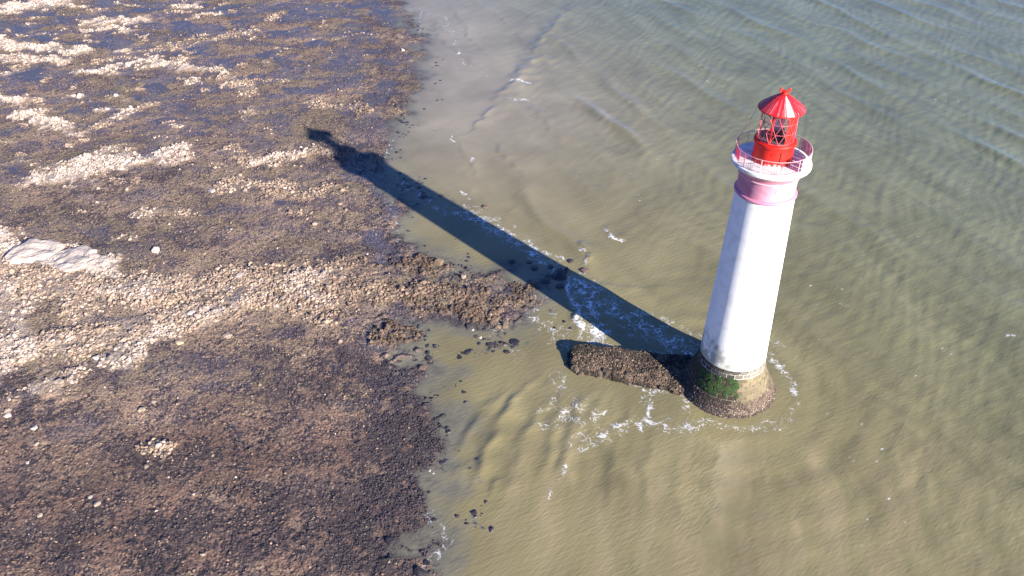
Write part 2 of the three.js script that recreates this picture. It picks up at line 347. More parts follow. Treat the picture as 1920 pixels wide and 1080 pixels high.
class Field {                                                             // a value on a plan grid
  constructor(x0, z0, x1, z1, cell) { Object.assign(this, { x0, z0, cell, nx: Math.ceil((x1 - x0) / cell) + 1, nz: Math.ceil((z1 - z0) / cell) + 1 }); this.v = new Float32Array(this.nx * this.nz); }
  strokes(list) {
    for (const [p, w, s] of list) for (let k = 0; k + 3 < p.length; k += 2) {
      const [ax, az, bx, bz] = p.slice(k, k + 4);
      const i0 = Math.max(0, Math.floor((Math.min(ax, bx) - w - this.x0) / this.cell)), i1 = Math.min(this.nx - 1, Math.ceil((Math.max(ax, bx) + w - this.x0) / this.cell));
      const j0 = Math.max(0, Math.floor((Math.min(az, bz) - w - this.z0) / this.cell)), j1 = Math.min(this.nz - 1, Math.ceil((Math.max(az, bz) + w - this.z0) / this.cell));
      for (let j = j0; j <= j1; j++) for (let i = i0; i <= i1; i++) {
        const d = segDist(this.x0 + i * this.cell, this.z0 + j * this.cell, ax, az, bx, bz), q = s * sat(1.25 * (1 - d / w)), o = j * this.nx + i;
        if (q > this.v[o]) this.v[o] = q;
      }
    }
    return this;
  }
  at(x, z) {
    let u = (x - this.x0) / this.cell, v = (z - this.z0) / this.cell;
    u = u < 0 ? 0 : u > this.nx - 1.001 ? this.nx - 1.001 : u; v = v < 0 ? 0 : v > this.nz - 1.001 ? this.nz - 1.001 : v;
    const i = u | 0, j = v | 0, o = j * this.nx + i, a = this.v; u -= i; v -= j;
    return (a[o] * (1 - u) + a[o + 1] * u) * (1 - v) + (a[o + this.nx] * (1 - u) + a[o + this.nx + 1] * u) * v;
  }
}
function gridMesh(xs, zs, height, uvOf) {
  const nx = xs.length, nz = zs.length, P = new Float32Array(nx * nz * 3), U = new Float32Array(nx * nz * 2), I = new Uint32Array((nx - 1) * (nz - 1) * 6);
  for (let j = 0, o = 0; j < nz; j++) for (let i = 0; i < nx; i++, o++) {
    P[o * 3] = xs[i]; P[o * 3 + 1] = height(xs[i], zs[j]); P[o * 3 + 2] = zs[j];
    const [u, v] = uvOf(xs[i], zs[j]); U[o * 2] = u; U[o * 2 + 1] = v;
  }
  for (let j = 0, k = 0; j < nz - 1; j++) for (let i = 0; i < nx - 1; i++) { const a = j * nx + i; I[k++] = a; I[k++] = a + nx; I[k++] = a + 1; I[k++] = a + 1; I[k++] = a + nx; I[k++] = a + nx + 1; }
  const g = new THREE.BufferGeometry();
  g.setAttribute('position', new THREE.BufferAttribute(P, 3)); g.setAttribute('uv', new THREE.BufferAttribute(U, 2)); g.setIndex(new THREE.BufferAttribute(I, 1));
  g.computeVertexNormals();
  return g;
}
function mesh(name, geo, m, parent = scene) { const o = new THREE.Mesh(geo, m); o.name = name; o.castShadow = o.receiveShadow = true; parent.add(o); return o; }
const used = {};
const numbered = (n) => { used[n] = (used[n] ?? -1) + 1; return used[n] ? `${n}_${String(used[n]).padStart(3, '0')}` : n; };
function tag(o, label, category, group, kind) { Object.assign(o.userData, { label, category }); if (group) o.userData.group = group; if (kind) o.userData.kind = kind; return o; }
function std(r, g, b, roughness = 0.8, extra = {}) { return new THREE.MeshStandardMaterial({ color: new THREE.Color().setRGB(r, g, b), roughness, ...extra }); }
function lines(core, outer) { return [...core, ...outer].sort((a, b) => a - b); }
function span(a, b, step) { const r = []; for (let x = a; x < b; ) { r.push(x); x += typeof step === 'function' ? step(x) : step; } r.push(b); return r; }

// ---------------------------------------------------------------- plan fields
const RX0 = -116, RX1 = -9, RZ0 = -108, RZ1 = 26;                        // the reef that the drone can see
const SX0 = -47, SX1 = 83, SZ0 = -106, SZ1 = 26;                         // the water that it can see
const shoreField = new Field(-135, -150, 5, 40, 0.5);
{
  const n = SHORE.length, poly = [...SHORE, [-24, 60], [-400, 60], [-400, -260], [-70, -260]];
  for (let j = 0, o = 0; j < shoreField.nz; j++) for (let i = 0; i < shoreField.nx; i++, o++) {
    const x = shoreField.x0 + i * 0.5, z = shoreField.z0 + j * 0.5; let d = 1e9, inside = false;
    for (let k = 0; k < n - 1; k++) d = Math.min(d, segDist(x, z, SHORE[k][0], SHORE[k][1], SHORE[k + 1][0], SHORE[k + 1][1]));
    for (let k = 0, m = poly.length, l = m - 1; k < m; l = k++) if ((poly[k][1] > z) !== (poly[l][1] > z) && x < (poly[l][0] - poly[k][0]) * (z - poly[k][1]) / (poly[l][1] - poly[k][1]) + poly[k][0]) inside = !inside;
    shoreField.v[o] = inside ? d : -d;
  }
}
const zone = Object.fromEntries(Object.entries(ZONES).map(([k, list]) => [k, new Field(-135, -150, 5, 40, 0.5).strokes(list)]));
const foamField = new Field(SX0, SZ0, SX1, SZ1, 0.2).strokes(FOAM);
function plan(x, z, o) {                                                 // what grows and lies at a place on the reef; edges made ragged
  const wx = 1.3 * noise(x * 0.35, z * 0.35) + 0.6 * noise(x * 1.1 + 7, z * 1.1), wz = 1.6 * noise(x * 0.3 + 31, z * 0.3) + 0.7 * noise(x * 1.1, z * 1.1 + 19);
  o.s = shoreField.at(x + wx * 0.5, z + wz * 0.5) + 1.7 * noise(x / 3.7 + 90, z / 3.7) + 0.9 * noise(x / 1.5, z / 1.5 + 60);
  const X = x + wx, Z = z + wz * 1.3;
  o.pale = zone.pale.at(X, Z); o.rubble = zone.rubble.at(X, Z); o.dark = zone.dark.at(X, Z); o.wet = zone.wet.at(X, Z); o.red = zone.red.at(X, Z); o.shoal = zone.shoal.at(X, Z);
  if (o.s > 4) { const w = sstep(-36, -80, x) * sstep(0, -30, z), n = fbm(x / 5.5 + 13, z / 4.2, 3); o.pale = Math.max(o.pale, 0.65 * w * sstep(0.3, 0.55, n)); o.wet = Math.max(o.wet, 0.95 * sstep(0.12, 0.34, fbm(x / 7 + 33, z / 4.4, 3)) * sstep(-28, -75, z) * (1 - o.pale)); o.rubble = Math.max(o.rubble, 0.55 * (0.35 + 0.65 * w) * sstep(0.24, 0.48, fbm(x / 4.6 + 71, z / 3.6, 3)) * (1 - o.red)); }
  return o;
}
const PQ = {};
function reefH(x, z, q = plan(x, z, PQ)) {
  const s = q.s, rub = Math.max(q.rubble, q.pale);
  let h = s > 0 ? 0.15 * (1 - Math.exp(-s / 4)) + 0.004 * Math.min(s, 60) : Math.max(-1.5, 0.1 * s);
  const live = s < 0 ? Math.exp(s / 5) : 1;
  h += q.shoal * (0.22 + 0.012 * Math.max(-s, 0) * 8) * sat(0.35 + 1.7 * noise(x * 1.5, z * 1.5));
  h += live * (0.22 * q.pale + 0.2 * q.rubble - 0.09 * q.wet + (0.13 + 0.07 * Math.exp(-Math.abs(s) / 4)) * fbm(x / 5, z / 5, 2) + (0.06 + 0.05 * rub) * fbm(x / 1.5, z / 1.5, 2) + (0.065 + 0.03 * rub) * fbm(x / 0.5, z / 0.5, 2));
  return h;
}

// ---------------------------------------------------------------- the reef flat
const reefMap = (() => {
  const W = 2048, H = 2048, d = new Uint8Array(W * H * 4), RW = 1024, rd = new Uint8Array(RW * RW * 4), q = {};
  const mix = (c, r, g, b, t) => { c[0] += (r - c[0]) * t; c[1] += (g - c[1]) * t; c[2] += (b - c[2]) * t; };
  const c = [0, 0, 0], rnd = rng(5);
  for (let j = 0; j < H; j++) for (let i = 0; i < W; i++) {
    const x = RX0 + (i + 0.5) / W * (RX1 - RX0), z = RZ0 + (j + 0.5) / H * (RZ1 - RZ0), o = (j * W + i) * 4;
    plan(x, z, q);
    if (q.s < -14) { d[o] = 70; d[o + 1] = 66; d[o + 2] = 55; d[o + 3] = 255; continue; }
    const big = fbm(x / 13, z / 9, 2), clump = fbm(x / 1.25, z / 1.5, 3), patch = fbm(x / 4.2 + 40, z / 3.4, 2), fine = noise(x / 0.16, z / 0.19), grit = rnd();
    const m2 = fbm(x / 0.42 + 11, z / 0.5, 3), m3 = noise(x / 0.2 + 5, z / 0.24);
    c[0] = 0.225; c[1] = 0.152; c[2] = 0.104;
    mix(c, 0.165, 0.122, 0.076, sat(0.5 + big * 1.6));
    mix(c, 0.255, 0.148, 0.108, q.red * 0.9);
    mix(c, 0.3, 0.21, 0.15, sstep(0.12, 0.5, fbm(x / 3.1 + 60, z / 2.6, 3)) * 0.6);
    const p = sstep(-0.05, 0.3, clump * 0.6 + patch * 0.95 + 0.45 * m2 + 0.3 * q.dark + 0.1 * q.red - 0.1 * q.rubble + (q.s < 7 ? 0.1 : 0));
    mix(c, 0.098, 0.068, 0.068, p * 0.92);
    mix(c, 0.3, 0.21, 0.155, sstep(0.2, 0.45, m2) * 0.55 * (1 - p));
    mix(c, 0.026, 0.019, 0.023, sstep(0.06, 0.3, m3 * 0.55 + clump * 0.55 + 0.45 * m2 + 0.1 * q.red + 0.25 * q.dark - 0.08) * 0.92);
    mix(c, 0.36, 0.255, 0.185, sstep(0.3, 0.55, noise(x / 0.21 + 50, z / 0.25) + 0.25 * clump) * 0.6);
    mix(c, 0.036, 0.029, 0.033, Math.max(q.dark, 0.95 * sstep(7, 1.5, q.s) * sstep(-12, 2, z)) * sat(0.62 + clump * 1.2));
    const rub = q.rubble * sat(0.7 + patch * 1.4 + clump * 0.7), damp = sstep(9, 1, q.s);
    mix(c, 0.22 - 0.1 * damp, 0.16 - 0.08 * damp, 0.11 - 0.06 * damp, rub * 0.8);
    mix(c, 0.33, 0.255, 0.195, sat(Math.max(q.rubble * sstep(-22, -50, x), q.pale) * 1.1 + patch * 0.4) * Math.min(1, 1.5 * Math.max(q.rubble * sstep(-22, -50, x), q.pale)) * 0.75);
    mix(c, 0.46, 0.375, 0.31, sat(q.pale * 1.0 + clump * 0.8 * q.pale + patch * 0.8 * q.pale + 0.7 * m3 * q.pale) * 0.85);
    const wet = sat(q.wet * 1.25 + patch * 0.6 * (q.wet > 0.02 ? 1 : 0) + clump * 0.5 * q.wet) * sat(q.wet * 4);
    const film = sstep(0.02, 0.26, fbm(x / 6.5 + 80, z / 3.6, 3) + 0.35 * clump - 0.15 * rub + 0.14 * sstep(-15, -70, z) - 0.5 * q.pale - 0.45 * q.red - 0.03);
    const wt = Math.max(wet, film * (0.4 + 0.45 * sstep(-25, -65, z)));
    mix(c, 0.08, 0.074, 0.094, wt * (0.75 + 0.3 * m2));
    if (q.s < 0.5) mix(c, 0.045, 0.04, 0.042, sstep(0.5, -0.8, q.s) * sat(0.75 + patch * 1.5));
    const k = (0.6 + 0.8 * sat(fine * 0.8 + 0.5)) * (0.7 + 0.6 * grit) * (1 - 0.36 * q.red) * (1.02 + 0.4 * fbm(x / 9 + 22, z / 6, 2) + 0.3 * clump);
    d[o] = srgb(c[0] * k); d[o + 1] = srgb(c[1] * k); d[o + 2] = srgb(c[2] * k); d[o + 3] = 255;
    if (!(i & 1) && !(j & 1)) { const e = ((j >> 1) * RW + (i >> 1)) * 4, r = 255 * lerp(0.85, 0.16, wt) * 1; rd[e] = 255; rd[e + 1] = Math.max(r, 30); rd[e + 2] = 0; rd[e + 3] = 255; }
  }
  return [tex(d, W, H, true, THREE.MirroredRepeatWrapping), tex(rd, RW, RW, false, THREE.MirroredRepeatWrapping)];
})();
const gritBump = (() => {                                                // weed and shell grit, 6 m square, tiling
  const n = 512, d = new Uint8Array(n * n * 4), h = new Float32Array(n * n), r = rng(11);
  for (let k = 0; k < 5200; k++) {
    const x = r() * n, y = r() * n, rad = 2.5 + r() * r() * 13, a = (0.25 + r() * 0.75);
    for (let j = -Math.ceil(rad); j <= rad; j++) for (let i = -Math.ceil(rad); i <= rad; i++) { const t = (i * i + j * j) / (rad * rad); if (t < 1) { const o = (((y + j) | 0) + n) % n * n + (((x + i) | 0) + n) % n; h[o] = Math.max(h[o], a * Math.sqrt(1 - t)); } }
  }
  for (let o = 0; o < n * n; o++) { const v = sat(h[o] * 0.85 + r() * 0.15) * 255; d[o * 4] = d[o * 4 + 1] = d[o * 4 + 2] = v; d[o * 4 + 3] = 255; }
  return tex(d, n, n, false);
})();
const FAR_W = [-3000, -1200, -500, -240, -160], FAR_N = [-4000, -1600, -700, -320, -180], FAR_S = [45, 90, 200, 600];
const poolLevel = (s) => 0.15 * (1 - Math.exp(-s / 4)) + 0.004 * Math.min(s, 60) - 0.085;
const stepZ = (z) => 0.125 + 0.0011 * Math.max(0, 20 - z);
{
  const xs = lines(span(-122, -10, 0.185), [...FAR_W, -140, -6, 0, 10]), zs = lines(span(-112, 28, stepZ), [...FAR_N, -130, ...FAR_S]);
  const g = gridMesh(xs, zs, (x, z) => reefH(x, z), (x, z) => [(x - RX0) / (RX1 - RX0), (z - RZ0) / (RZ1 - RZ0)]);
  const bump = gritBump.clone(); bump.repeat.set((RX1 - RX0) / 6, (RZ1 - RZ0) / 6); bump.needsUpdate = true;
  const m = new THREE.MeshStandardMaterial({ map: reefMap[0], roughnessMap: reefMap[1], roughness: 1, bumpMap: bump, bumpScale: 0.06 });
  const o = mesh('ground', g, m); tag(o, 'brown and purple weed-covered reef flat bared by the tide'); o.userData.kind = 'structure';
}

{                                                                        // sheets of standing water left between the weed
  const xs = span(-120, -26, 0.4), zs = span(-110, -18, 0.4), nx = xs.length, P = [], I = [], id = new Map(), q = {};
  const wetAt = new Float32Array(nx * zs.length), sAt = new Float32Array(nx * zs.length);
  zs.forEach((z, j) => xs.forEach((x, i) => { plan(x, z, q); wetAt[j * nx + i] = q.s > 1 ? q.wet - q.pale - 0.6 * q.rubble + 0.1 * noise(x * 0.9, z * 0.9) : 0; sAt[j * nx + i] = q.s; }));
  const vert = (o) => { if (!id.has(o)) { id.set(o, P.length / 3); P.push(xs[o % nx], poolLevel(sAt[o]), zs[(o / nx) | 0]); } return id.get(o); };
  for (let j = 0; j < zs.length - 1; j++) for (let i = 0; i < nx - 1; i++) { const a = j * nx + i; if (Math.min(wetAt[a], wetAt[a + 1], wetAt[a + nx], wetAt[a + nx + 1]) > 0.12) I.push(vert(a), vert(a + nx), vert(a + 1), vert(a + 1), vert(a + nx), vert(a + nx + 1)); }
  const g = new THREE.BufferGeometry(); g.setAttribute('position', new THREE.Float32BufferAttribute(P, 3)); g.setIndex(I); g.computeVertexNormals();
  const o = mesh('tide_pools', g, new THREE.MeshPhysicalMaterial({ color: new THREE.Color().setRGB(0.075, 0.068, 0.08), roughness: 0.12, ior: 1.33 })); tag(o, 'thin blue sheets of standing tide water between weed on the far reef'); o.userData.kind = 'structure';
}

// ---------------------------------------------------------------- the sea
const frontsH = new Field(SX0 - 4, SZ0 - 6, SX1 + 3, SZ1 + 2, 0.16);
for (const [p, A, wf, wb] of FRONTS) {                                   // shoreward-leaning crests, steep on their west side
  let total = 0; const seg = [];
  for (let k = 0; k + 3 < p.length; k += 2) { const l = Math.hypot(p[k + 2] - p[k], p[k + 3] - p[k + 1]); seg.push([p[k], p[k + 1], p[k + 2], p[k + 3], total, l]); total += l; }
  const f = frontsH, R = wb * 4.5, X = p.filter((_, i) => !(i & 1)), Z = p.filter((_, i) => i & 1);
  const i0 = Math.max(0, ((Math.min(...X) - R - f.x0) / f.cell) | 0), i1 = Math.min(f.nx - 1, ((Math.max(...X) + R - f.x0) / f.cell) | 0), j0 = Math.max(0, ((Math.min(...Z) - R - f.z0) / f.cell) | 0), j1 = Math.min(f.nz - 1, ((Math.max(...Z) + R - f.z0) / f.cell) | 0);
  for (let j = j0; j <= j1; j++) for (let i = i0; i <= i1; i++) {
    const x0 = f.x0 + i * f.cell, z0 = f.z0 + j * f.cell, x = x0 + 0.6 * noise(x0 * 0.5, z0 * 0.5) + 0.1 * noise(x0 * 2.1, z0 * 2.1), z = z0 + 0.4 * noise(x0 * 0.7 + 9, z0 * 0.7);
    let best = 1e9, s = 0, along = 0;
    for (const [ax, az, bx, bz, l0, l] of seg) {
      const t = sat(((x - ax) * (bx - ax) + (z - az) * (bz - az)) / (l * l)), qx = x - ax - t * (bx - ax), qz = z - az - t * (bz - az), dd = qx * qx + qz * qz;
      if (dd < best) { best = dd; s = Math.sign((x - ax) * (bz - az) - (z - az) * (bx - ax)) * Math.sqrt(dd); along = l0 + t * l; }
    }
    const fade = sstep(0, 0.35 * total, along) * sstep(total, total * 0.65, along);
    f.v[j * f.nx + i] += A * fade * (0.8 + 0.5 * noise(x0 * 0.5 + 3, z0 * 0.5)) * (s < 0 ? Math.exp(-(s * s) / (wf * wf)) : Math.exp(-s / wb));
  }
}
const SWELL = []; { const r = rng(21); for (let k = 0; k < 16; k++) { const a = (152 + (r() - 0.5) * 20) * Math.PI / 180, L = 4 + r() * 5; SWELL.push([Math.cos(a) * 6.283 / L, Math.sin(a) * 6.283 / L, r() * 6.283, 0.0082 * Math.sqrt(L)]); } }
const CHOP = []; { const r = rng(22); for (let k = 0; k < 18; k++) { const a = (58 + (r() - 0.5) * 70) * Math.PI / 180, L = 0.9 + r() * 1.5; CHOP.push([Math.cos(a) * 6.283 / L, Math.sin(a) * 6.283 / L, r() * 6.283, 0.0022 * L]); } }
function seaH(x, z) {
  const open = Math.max(sstep(-34, -6, x + 0.22 * (z + 40)), 0.3 * sstep(-36, -24, x) * sstep(-22, -40, z)), r = Math.hypot(x, z), lee = 1 - 0.55 * Math.exp(-(((x - 12) ** 2) + (z - 8) ** 2) / 300);
  let s = 0, c = 0;
  const wx = x + 1.2 * noise(x / 9, z / 9), wz = z + 1.2 * noise(x / 9 + 50, z / 9);
  for (const [kx, kz, p, a] of SWELL) s += a * Math.sin(kx * wx + kz * wz + p);
  for (const [kx, kz, p, a] of CHOP) c += a * Math.sin(kx * wx + kz * wz + p);
  const sg = 0.055; s = sg * (Math.exp(0.75 * s / sg) - 1.3) * 0.62;
  const ring = r < 26 && x > -4 ? 0.02 * Math.sin(r * 2.4 - 1 + noise(x / 4, z / 4)) * Math.exp(-((r - 10) ** 2) / 60) : 0;
  const far = Math.exp(-Math.max(0, r - 130) / 150);
  return (s * (0.12 + 0.88 * open) * lee + c * (0.12 + 0.88 * sstep(-10, 30, x - z * 0.3)) + ring) * far + frontsH.at(x, z) * far;
}
const seaMap = (() => {
  const W = 2048, H = 2048, d = new Uint8Array(W * H * 4), f = new Uint8Array(W * H * 4), q = {}, c = [0, 0, 0];
  const mix = (r, g, b, t) => { c[0] += (r - c[0]) * t; c[1] += (g - c[1]) * t; c[2] += (b - c[2]) * t; };
  const ca = Math.cos(62 * Math.PI / 180), sa = Math.sin(62 * Math.PI / 180), cb = Math.cos(-31 * Math.PI / 180), sb = Math.sin(-31 * Math.PI / 180);
  for (let j = 0; j < H; j++) for (let i = 0; i < W; i++) {
    const x = SX0 + (i + 0.5) / W * (SX1 - SX0), z = SZ0 + (j + 0.5) / H * (SZ1 - SZ0), o = (j * W + i) * 4;
    const wx = x + 3 * noise(x / 11, z / 11), wz = z + 3 * noise(x / 11 + 70, z / 11);
    const cloud = fbm(wx / 7, wz / 9, 3), streak = fbm((wx * ca + wz * sa) / 9, (-wx * sa + wz * ca) / 1.7, 2), brush = fbm((x * cb + z * sb) / 2.6, (-x * sb + z * cb) / 0.34, 2);
    const east = sstep(-22, 34, x - z * 0.16), north = sstep(-14, -62, z) * (1 - east);
    c[0] = 0.22; c[1] = 0.187; c[2] = 0.096;
    mix(0.16, 0.15, 0.078, sat(east * 0.9 + 0.1));
    mix(0.262, 0.23, 0.184, north * 0.85);
    mix(0.145, 0.158, 0.1, sstep(5, 70, x - z * 0.55) * 0.9);
    const south = sstep(2, 10, z) * sstep(-24, -16, x) * sstep(26, 8, x), plume = fbm(x / 1.5 + 0.12 * z + 0.5 * noise(x / 3, z / 5), z / 11, 3);
    mix(0.23, 0.186, 0.108, south * sat(0.4 + 1.6 * plume) * 0.6);
    const k = 1 + 0.16 * south * plume + 0.3 * cloud + 0.2 * streak * (0.15 + 0.85 * east) + 0.16 * brush * (0.35 + 0.65 * east);
    let alpha = 1;
    if (x < -6) {
      const dep = -reefH(x, z, plan(x, z, q));
      alpha = dep <= 0 ? 0 : 1 - Math.exp(-dep / 0.15);
      if (q.s > 3) alpha *= sstep(6, 3, q.s);
      mix(0.235, 0.232, 0.2, sstep(0.4, 0, dep) * 0.8);
    }
    d[o] = srgb(c[0] * k); d[o + 1] = srgb(c[1] * k); d[o + 2] = srgb(c[2] * k); d[o + 3] = 255 * alpha;
    let a = 0;
    const v = foamField.at(x + 0.5 * noise(x / 1.3, z / 1.3), z + 0.5 * noise(x / 1.3 + 5, z / 1.3));
    if (v > 0.01) {
      const lx = x + 0.5 * noise(x / 0.9 + 3, z / 0.9) + 0.2 * noise(x / 0.3, z / 0.3), lz = z + 0.6 * noise(x / 0.9, z / 0.9 + 8) + 0.2 * noise(x / 0.3 + 4, z / 0.3);
      const br = fbm(x / 1.1 + 12, z / 1.1, 3), bf = fbm(x / 0.28 + 40, z / 0.28, 3), dense = sat(v + 0.9 * br), th = 0.016 + 0.06 * dense;
      const lace = (sc, w) => w * sstep(th, th * 0.3, worley(lx / sc + sc * 9, lz / (sc * 1.15)) + 0.06 * bf);
      a = Math.max(lace(1.9, sat(dense * 2.4)), lace(0.9, sat(dense * 1.8 - 0.2)), lace(0.42, sat(dense * 1.6 - 0.5)) * 0.9) * sat(0.9 + 0.7 * bf);
      a = Math.max(sat(a), sstep(0.95, 1.45, v + 0.7 * br + 0.75 * bf) * 0.95) * sat(v * 6 + bf * 2);
    } else if (east > 0.3) {
      const fl = noise((x * cb + z * sb) / 0.7 + 9, (-x * sb + z * cb) / 0.22), gate = noise(x / 6 + 3, z / 6);
      a = sstep(0.72, 0.9, fl) * sstep(0.28, 0.5, gate) * 0.7;
    }
    f[o] = f[o + 1] = f[o + 2] = 232; f[o + 3] = 255 * a * 0.9;
  }
  return [tex(d, W, H, true, THREE.MirroredRepeatWrapping), tex(f, W, H, true, THREE.ClampToEdgeWrapping)];
})();
const rippleBump = (() => {                                              // wind ripples on an 18 m square; whole waves on each side, so it tiles
  const n = 1024, L = 18, d = new Uint8Array(n * n * 4), h = new Float32Array(n * n), r = rng(33), T = [];
  for (let k = 0; k < 46; k++) { const a = (58 + (r() + r() - 1) * 40) * Math.PI / 180, l = 0.2 + r() * r() * 0.5; T.push([Math.round(Math.cos(a) * L / l), Math.round(Math.sin(a) * L / l), r() * 6.283, l]); }
  const tab = new Float32Array(n); for (let i = 0; i < n; i++) tab[i] = Math.sin(i / n * 6.283185);
  for (const [a, b, p, l] of T) { const o = p / 6.283 * n; for (let j = 0; j < n; j++) for (let i = 0; i < n; i++) h[j * n + i] += l * tab[(((a * i + b * j + o) | 0) % n + n) % n]; }
  let mx = 0; for (const v of h) mx = Math.max(mx, Math.abs(v));
  for (let o = 0; o < n * n; o++) { d[o * 4] = d[o * 4 + 1] = d[o * 4 + 2] = 127.5 + 127 * h[o] / mx; d[o * 4 + 3] = 255; }
  const t = tex(d, n, n, false); t.repeat.set((SX1 - SX0) / L, (SZ1 - SZ0) / L); return t;
})();
{
  const xs = lines(span(-48, 86, 0.215), [-52, 100, 130, 200, 400, 1000, 4000]), zs = lines(span(-112, 28, (z) => 0.165 + 0.0014 * Math.max(0, 20 - z)), [...FAR_N, -130, ...FAR_S, 2000]);
  const uvOf = (x, z) => [(x - SX0) / (SX1 - SX0), (z - SZ0) / (SZ1 - SZ0)];
  const g = gridMesh(xs, zs, seaH, uvOf);
  const m = new THREE.MeshPhysicalMaterial({ map: seaMap[0], transparent: true, roughness: 0.16, ior: 1.33, bumpMap: rippleBump, bumpScale: 0.017 });
  const sea = mesh('sea', g, m); tag(sea, 'shallow silty khaki sea with low waves rolling towards the reef'); sea.userData.kind = 'structure';
  // foam lies on the water: the triangles of the water under it, a centimetre up
  const idx = g.index.array, P = g.attributes.position.array, U = g.attributes.uv.array, map = new Map(), FP = [], FU = [], FI = [];
  const near = (o) => foamField.at(P[o * 3], P[o * 3 + 2]) + foamField.at(P[o * 3] + 0.7, P[o * 3 + 2]) + foamField.at(P[o * 3] - 0.7, P[o * 3 + 2]) + foamField.at(P[o * 3], P[o * 3 + 2] + 0.7) + foamField.at(P[o * 3], P[o * 3 + 2] - 0.7) > 0.02;
  const inSea = (o) => P[o * 3] > -20 && P[o * 3] < 82 && P[o * 3 + 2] > -105 && P[o * 3 + 2] < 25.5;
  for (let k = 0; k < idx.length; k += 3) {
    if (!(inSea(idx[k]) && P[idx[k] * 3] > -5 && (P[idx[k] * 3] - P[idx[k] * 3 + 2] * 0.16 > 0)) && !near(idx[k])) continue;
    for (let e = 0; e < 3; e++) { const o = idx[k + e]; let n = map.get(o); if (n === undefined) { n = FP.length / 3; map.set(o, n); FP.push(P[o * 3], P[o * 3 + 1] + 0.012, P[o * 3 + 2]); FU.push(U[o * 2], U[o * 2 + 1]); } FI.push(n); }
  }
  const fg = new THREE.BufferGeometry(); fg.setAttribute('position', new THREE.Float32BufferAttribute(FP, 3)); fg.setAttribute('uv', new THREE.Float32BufferAttribute(FU, 2)); fg.setIndex(FI); fg.computeVertexNormals();
  const foam = mesh('sea_foam', fg, new THREE.MeshStandardMaterial({ map: seaMap[1], transparent: true, roughness: 0.95 }));
  tag(foam, 'white lacy foam on the water around the lighthouse and wave crests', 'foam', null, 'stuff');
}

// ---------------------------------------------------------------- stones
function stoneGeo(seed, detail, squash, cuts, smooth) {
  const g = new THREE.IcosahedronGeometry(1, detail), p = g.attributes.position, r = rng(seed), P = [];
  for (let k = 0; k < cuts; k++) { const y = r() * 2 - 1, a = r() * 6.283, c = Math.sqrt(1 - y * y); P.push([c * Math.cos(a), y, c * Math.sin(a), 0.55 + r() * 0.35]); }
  const s = seed * 13.7, v = new THREE.Vector3(), n0 = [];
  for (let i = 0; i < p.count; i++) {
    v.fromBufferAttribute(p, i); const f = 1 + 0.28 * noise(v.x * 1.3 + s, v.y * 1.3 + v.z * 0.9) + 0.14 * noise(v.z * 3.1 + s, v.x * 2.7 - v.y * 2);
    v.multiplyScalar(f);
    for (const [x, y, z, d] of P) { const t = v.x * x + v.y * y + v.z * z; if (t > d) v.addScaledVector(n0[0] || new THREE.Vector3(x, y, z), d - t); }
    p.setXYZ(i, v.x, v.y * squash, v.z);
  }
  if (smooth) { const n = new Float32Array(p.count * 3); for (let i = 0; i < p.count; i++) { v.set(p.getX(i), p.getY(i) / (squash * squash), p.getZ(i)).normalize(); n.set([v.x, v.y, v.z], i * 3); } g.setAttribute('normal', new THREE.BufferAttribute(n, 3)); } else g.computeVertexNormals();
  return g;
}
const stoneBump = (() => { const n = 256, d = new Uint8Array(n * n * 4); for (let j = 0; j < n; j++) for (let i = 0; i < n; i++) { const v = 127 + 90 * fbm(i / 9, j / 9, 4); const o = (j * n + i) * 4; d[o] = d[o + 1] = d[o + 2] = sat(v / 255) * 255; d[o + 3] = 255; } return tex(d, n, n, false); })();
const white = (r, extra = {}) => new THREE.MeshStandardMaterial({ color: 0xffffff, roughness: r, ...extra });
function scatter(name, label, category, geos, count, pick, seed, rough, parent) {
  const r = rng(seed), m4 = new THREE.Matrix4(), e = new THREE.Euler(), qt = new THREE.Quaternion(), rows = geos.map(() => []);
  for (let k = 0, tries = 0; k < count && tries < count * 14; tries++) { const t = pick(r); if (t) { rows[(r() * geos.length) | 0].push(t); k++; } }
  const holder = new THREE.Group(); holder.name = name;
  rows.forEach((list, gi) => {
    const im = new THREE.InstancedMesh(geos[gi], white(rough), list.length); im.name = parent ? name : 'stones'; im.castShadow = im.receiveShadow = true;
    list.forEach((t, i) => {
      e.set((t.tilt ?? 0.5) * (r() - 0.5), r() * 6.283, (t.tilt ?? 0.5) * (r() - 0.5)); qt.setFromEuler(e);
      if (t.up) qt.premultiply(new THREE.Quaternion().setFromUnitVectors(new THREE.Vector3(0, 1, 0), t.up));
      m4.compose(new THREE.Vector3(t.x, t.y, t.z), qt, new THREE.Vector3(t.r * (0.75 + r() * 0.5), t.r * (t.h ?? 1), t.r * (0.75 + r() * 0.5)));
      im.setMatrixAt(i, m4); im.setColorAt(i, new THREE.Color().setRGB(...t.c));
    });
    im.userData.kind = 'stuff';
    if (parent) parent.add(im); else holder.add(im);
  });
  if (!parent) { tag(holder, label, category, null, 'stuff'); scene.add(holder); }
  return holder;
}
const pebbles = [1, 2, 3, 4].map((s) => stoneGeo(s, 0, 0.75, 4)), blocks = [5, 6, 7, 8].map((s) => stoneGeo(s, 1, 0.7, 6)), tufts = [9, 10, 11].map((s) => stoneGeo(s, 1, 0.45, 0));
const tint = (r, g, b, k) => [r * k, g * k, b * k];
const anyPlace = (r) => { const t = Math.pow(r(), 0.8), z = 24 - t * 130, half = 22 + t * 48; return [Math.max(-115, -28 - half * 1.25 + r() * half * 1.6), z]; };
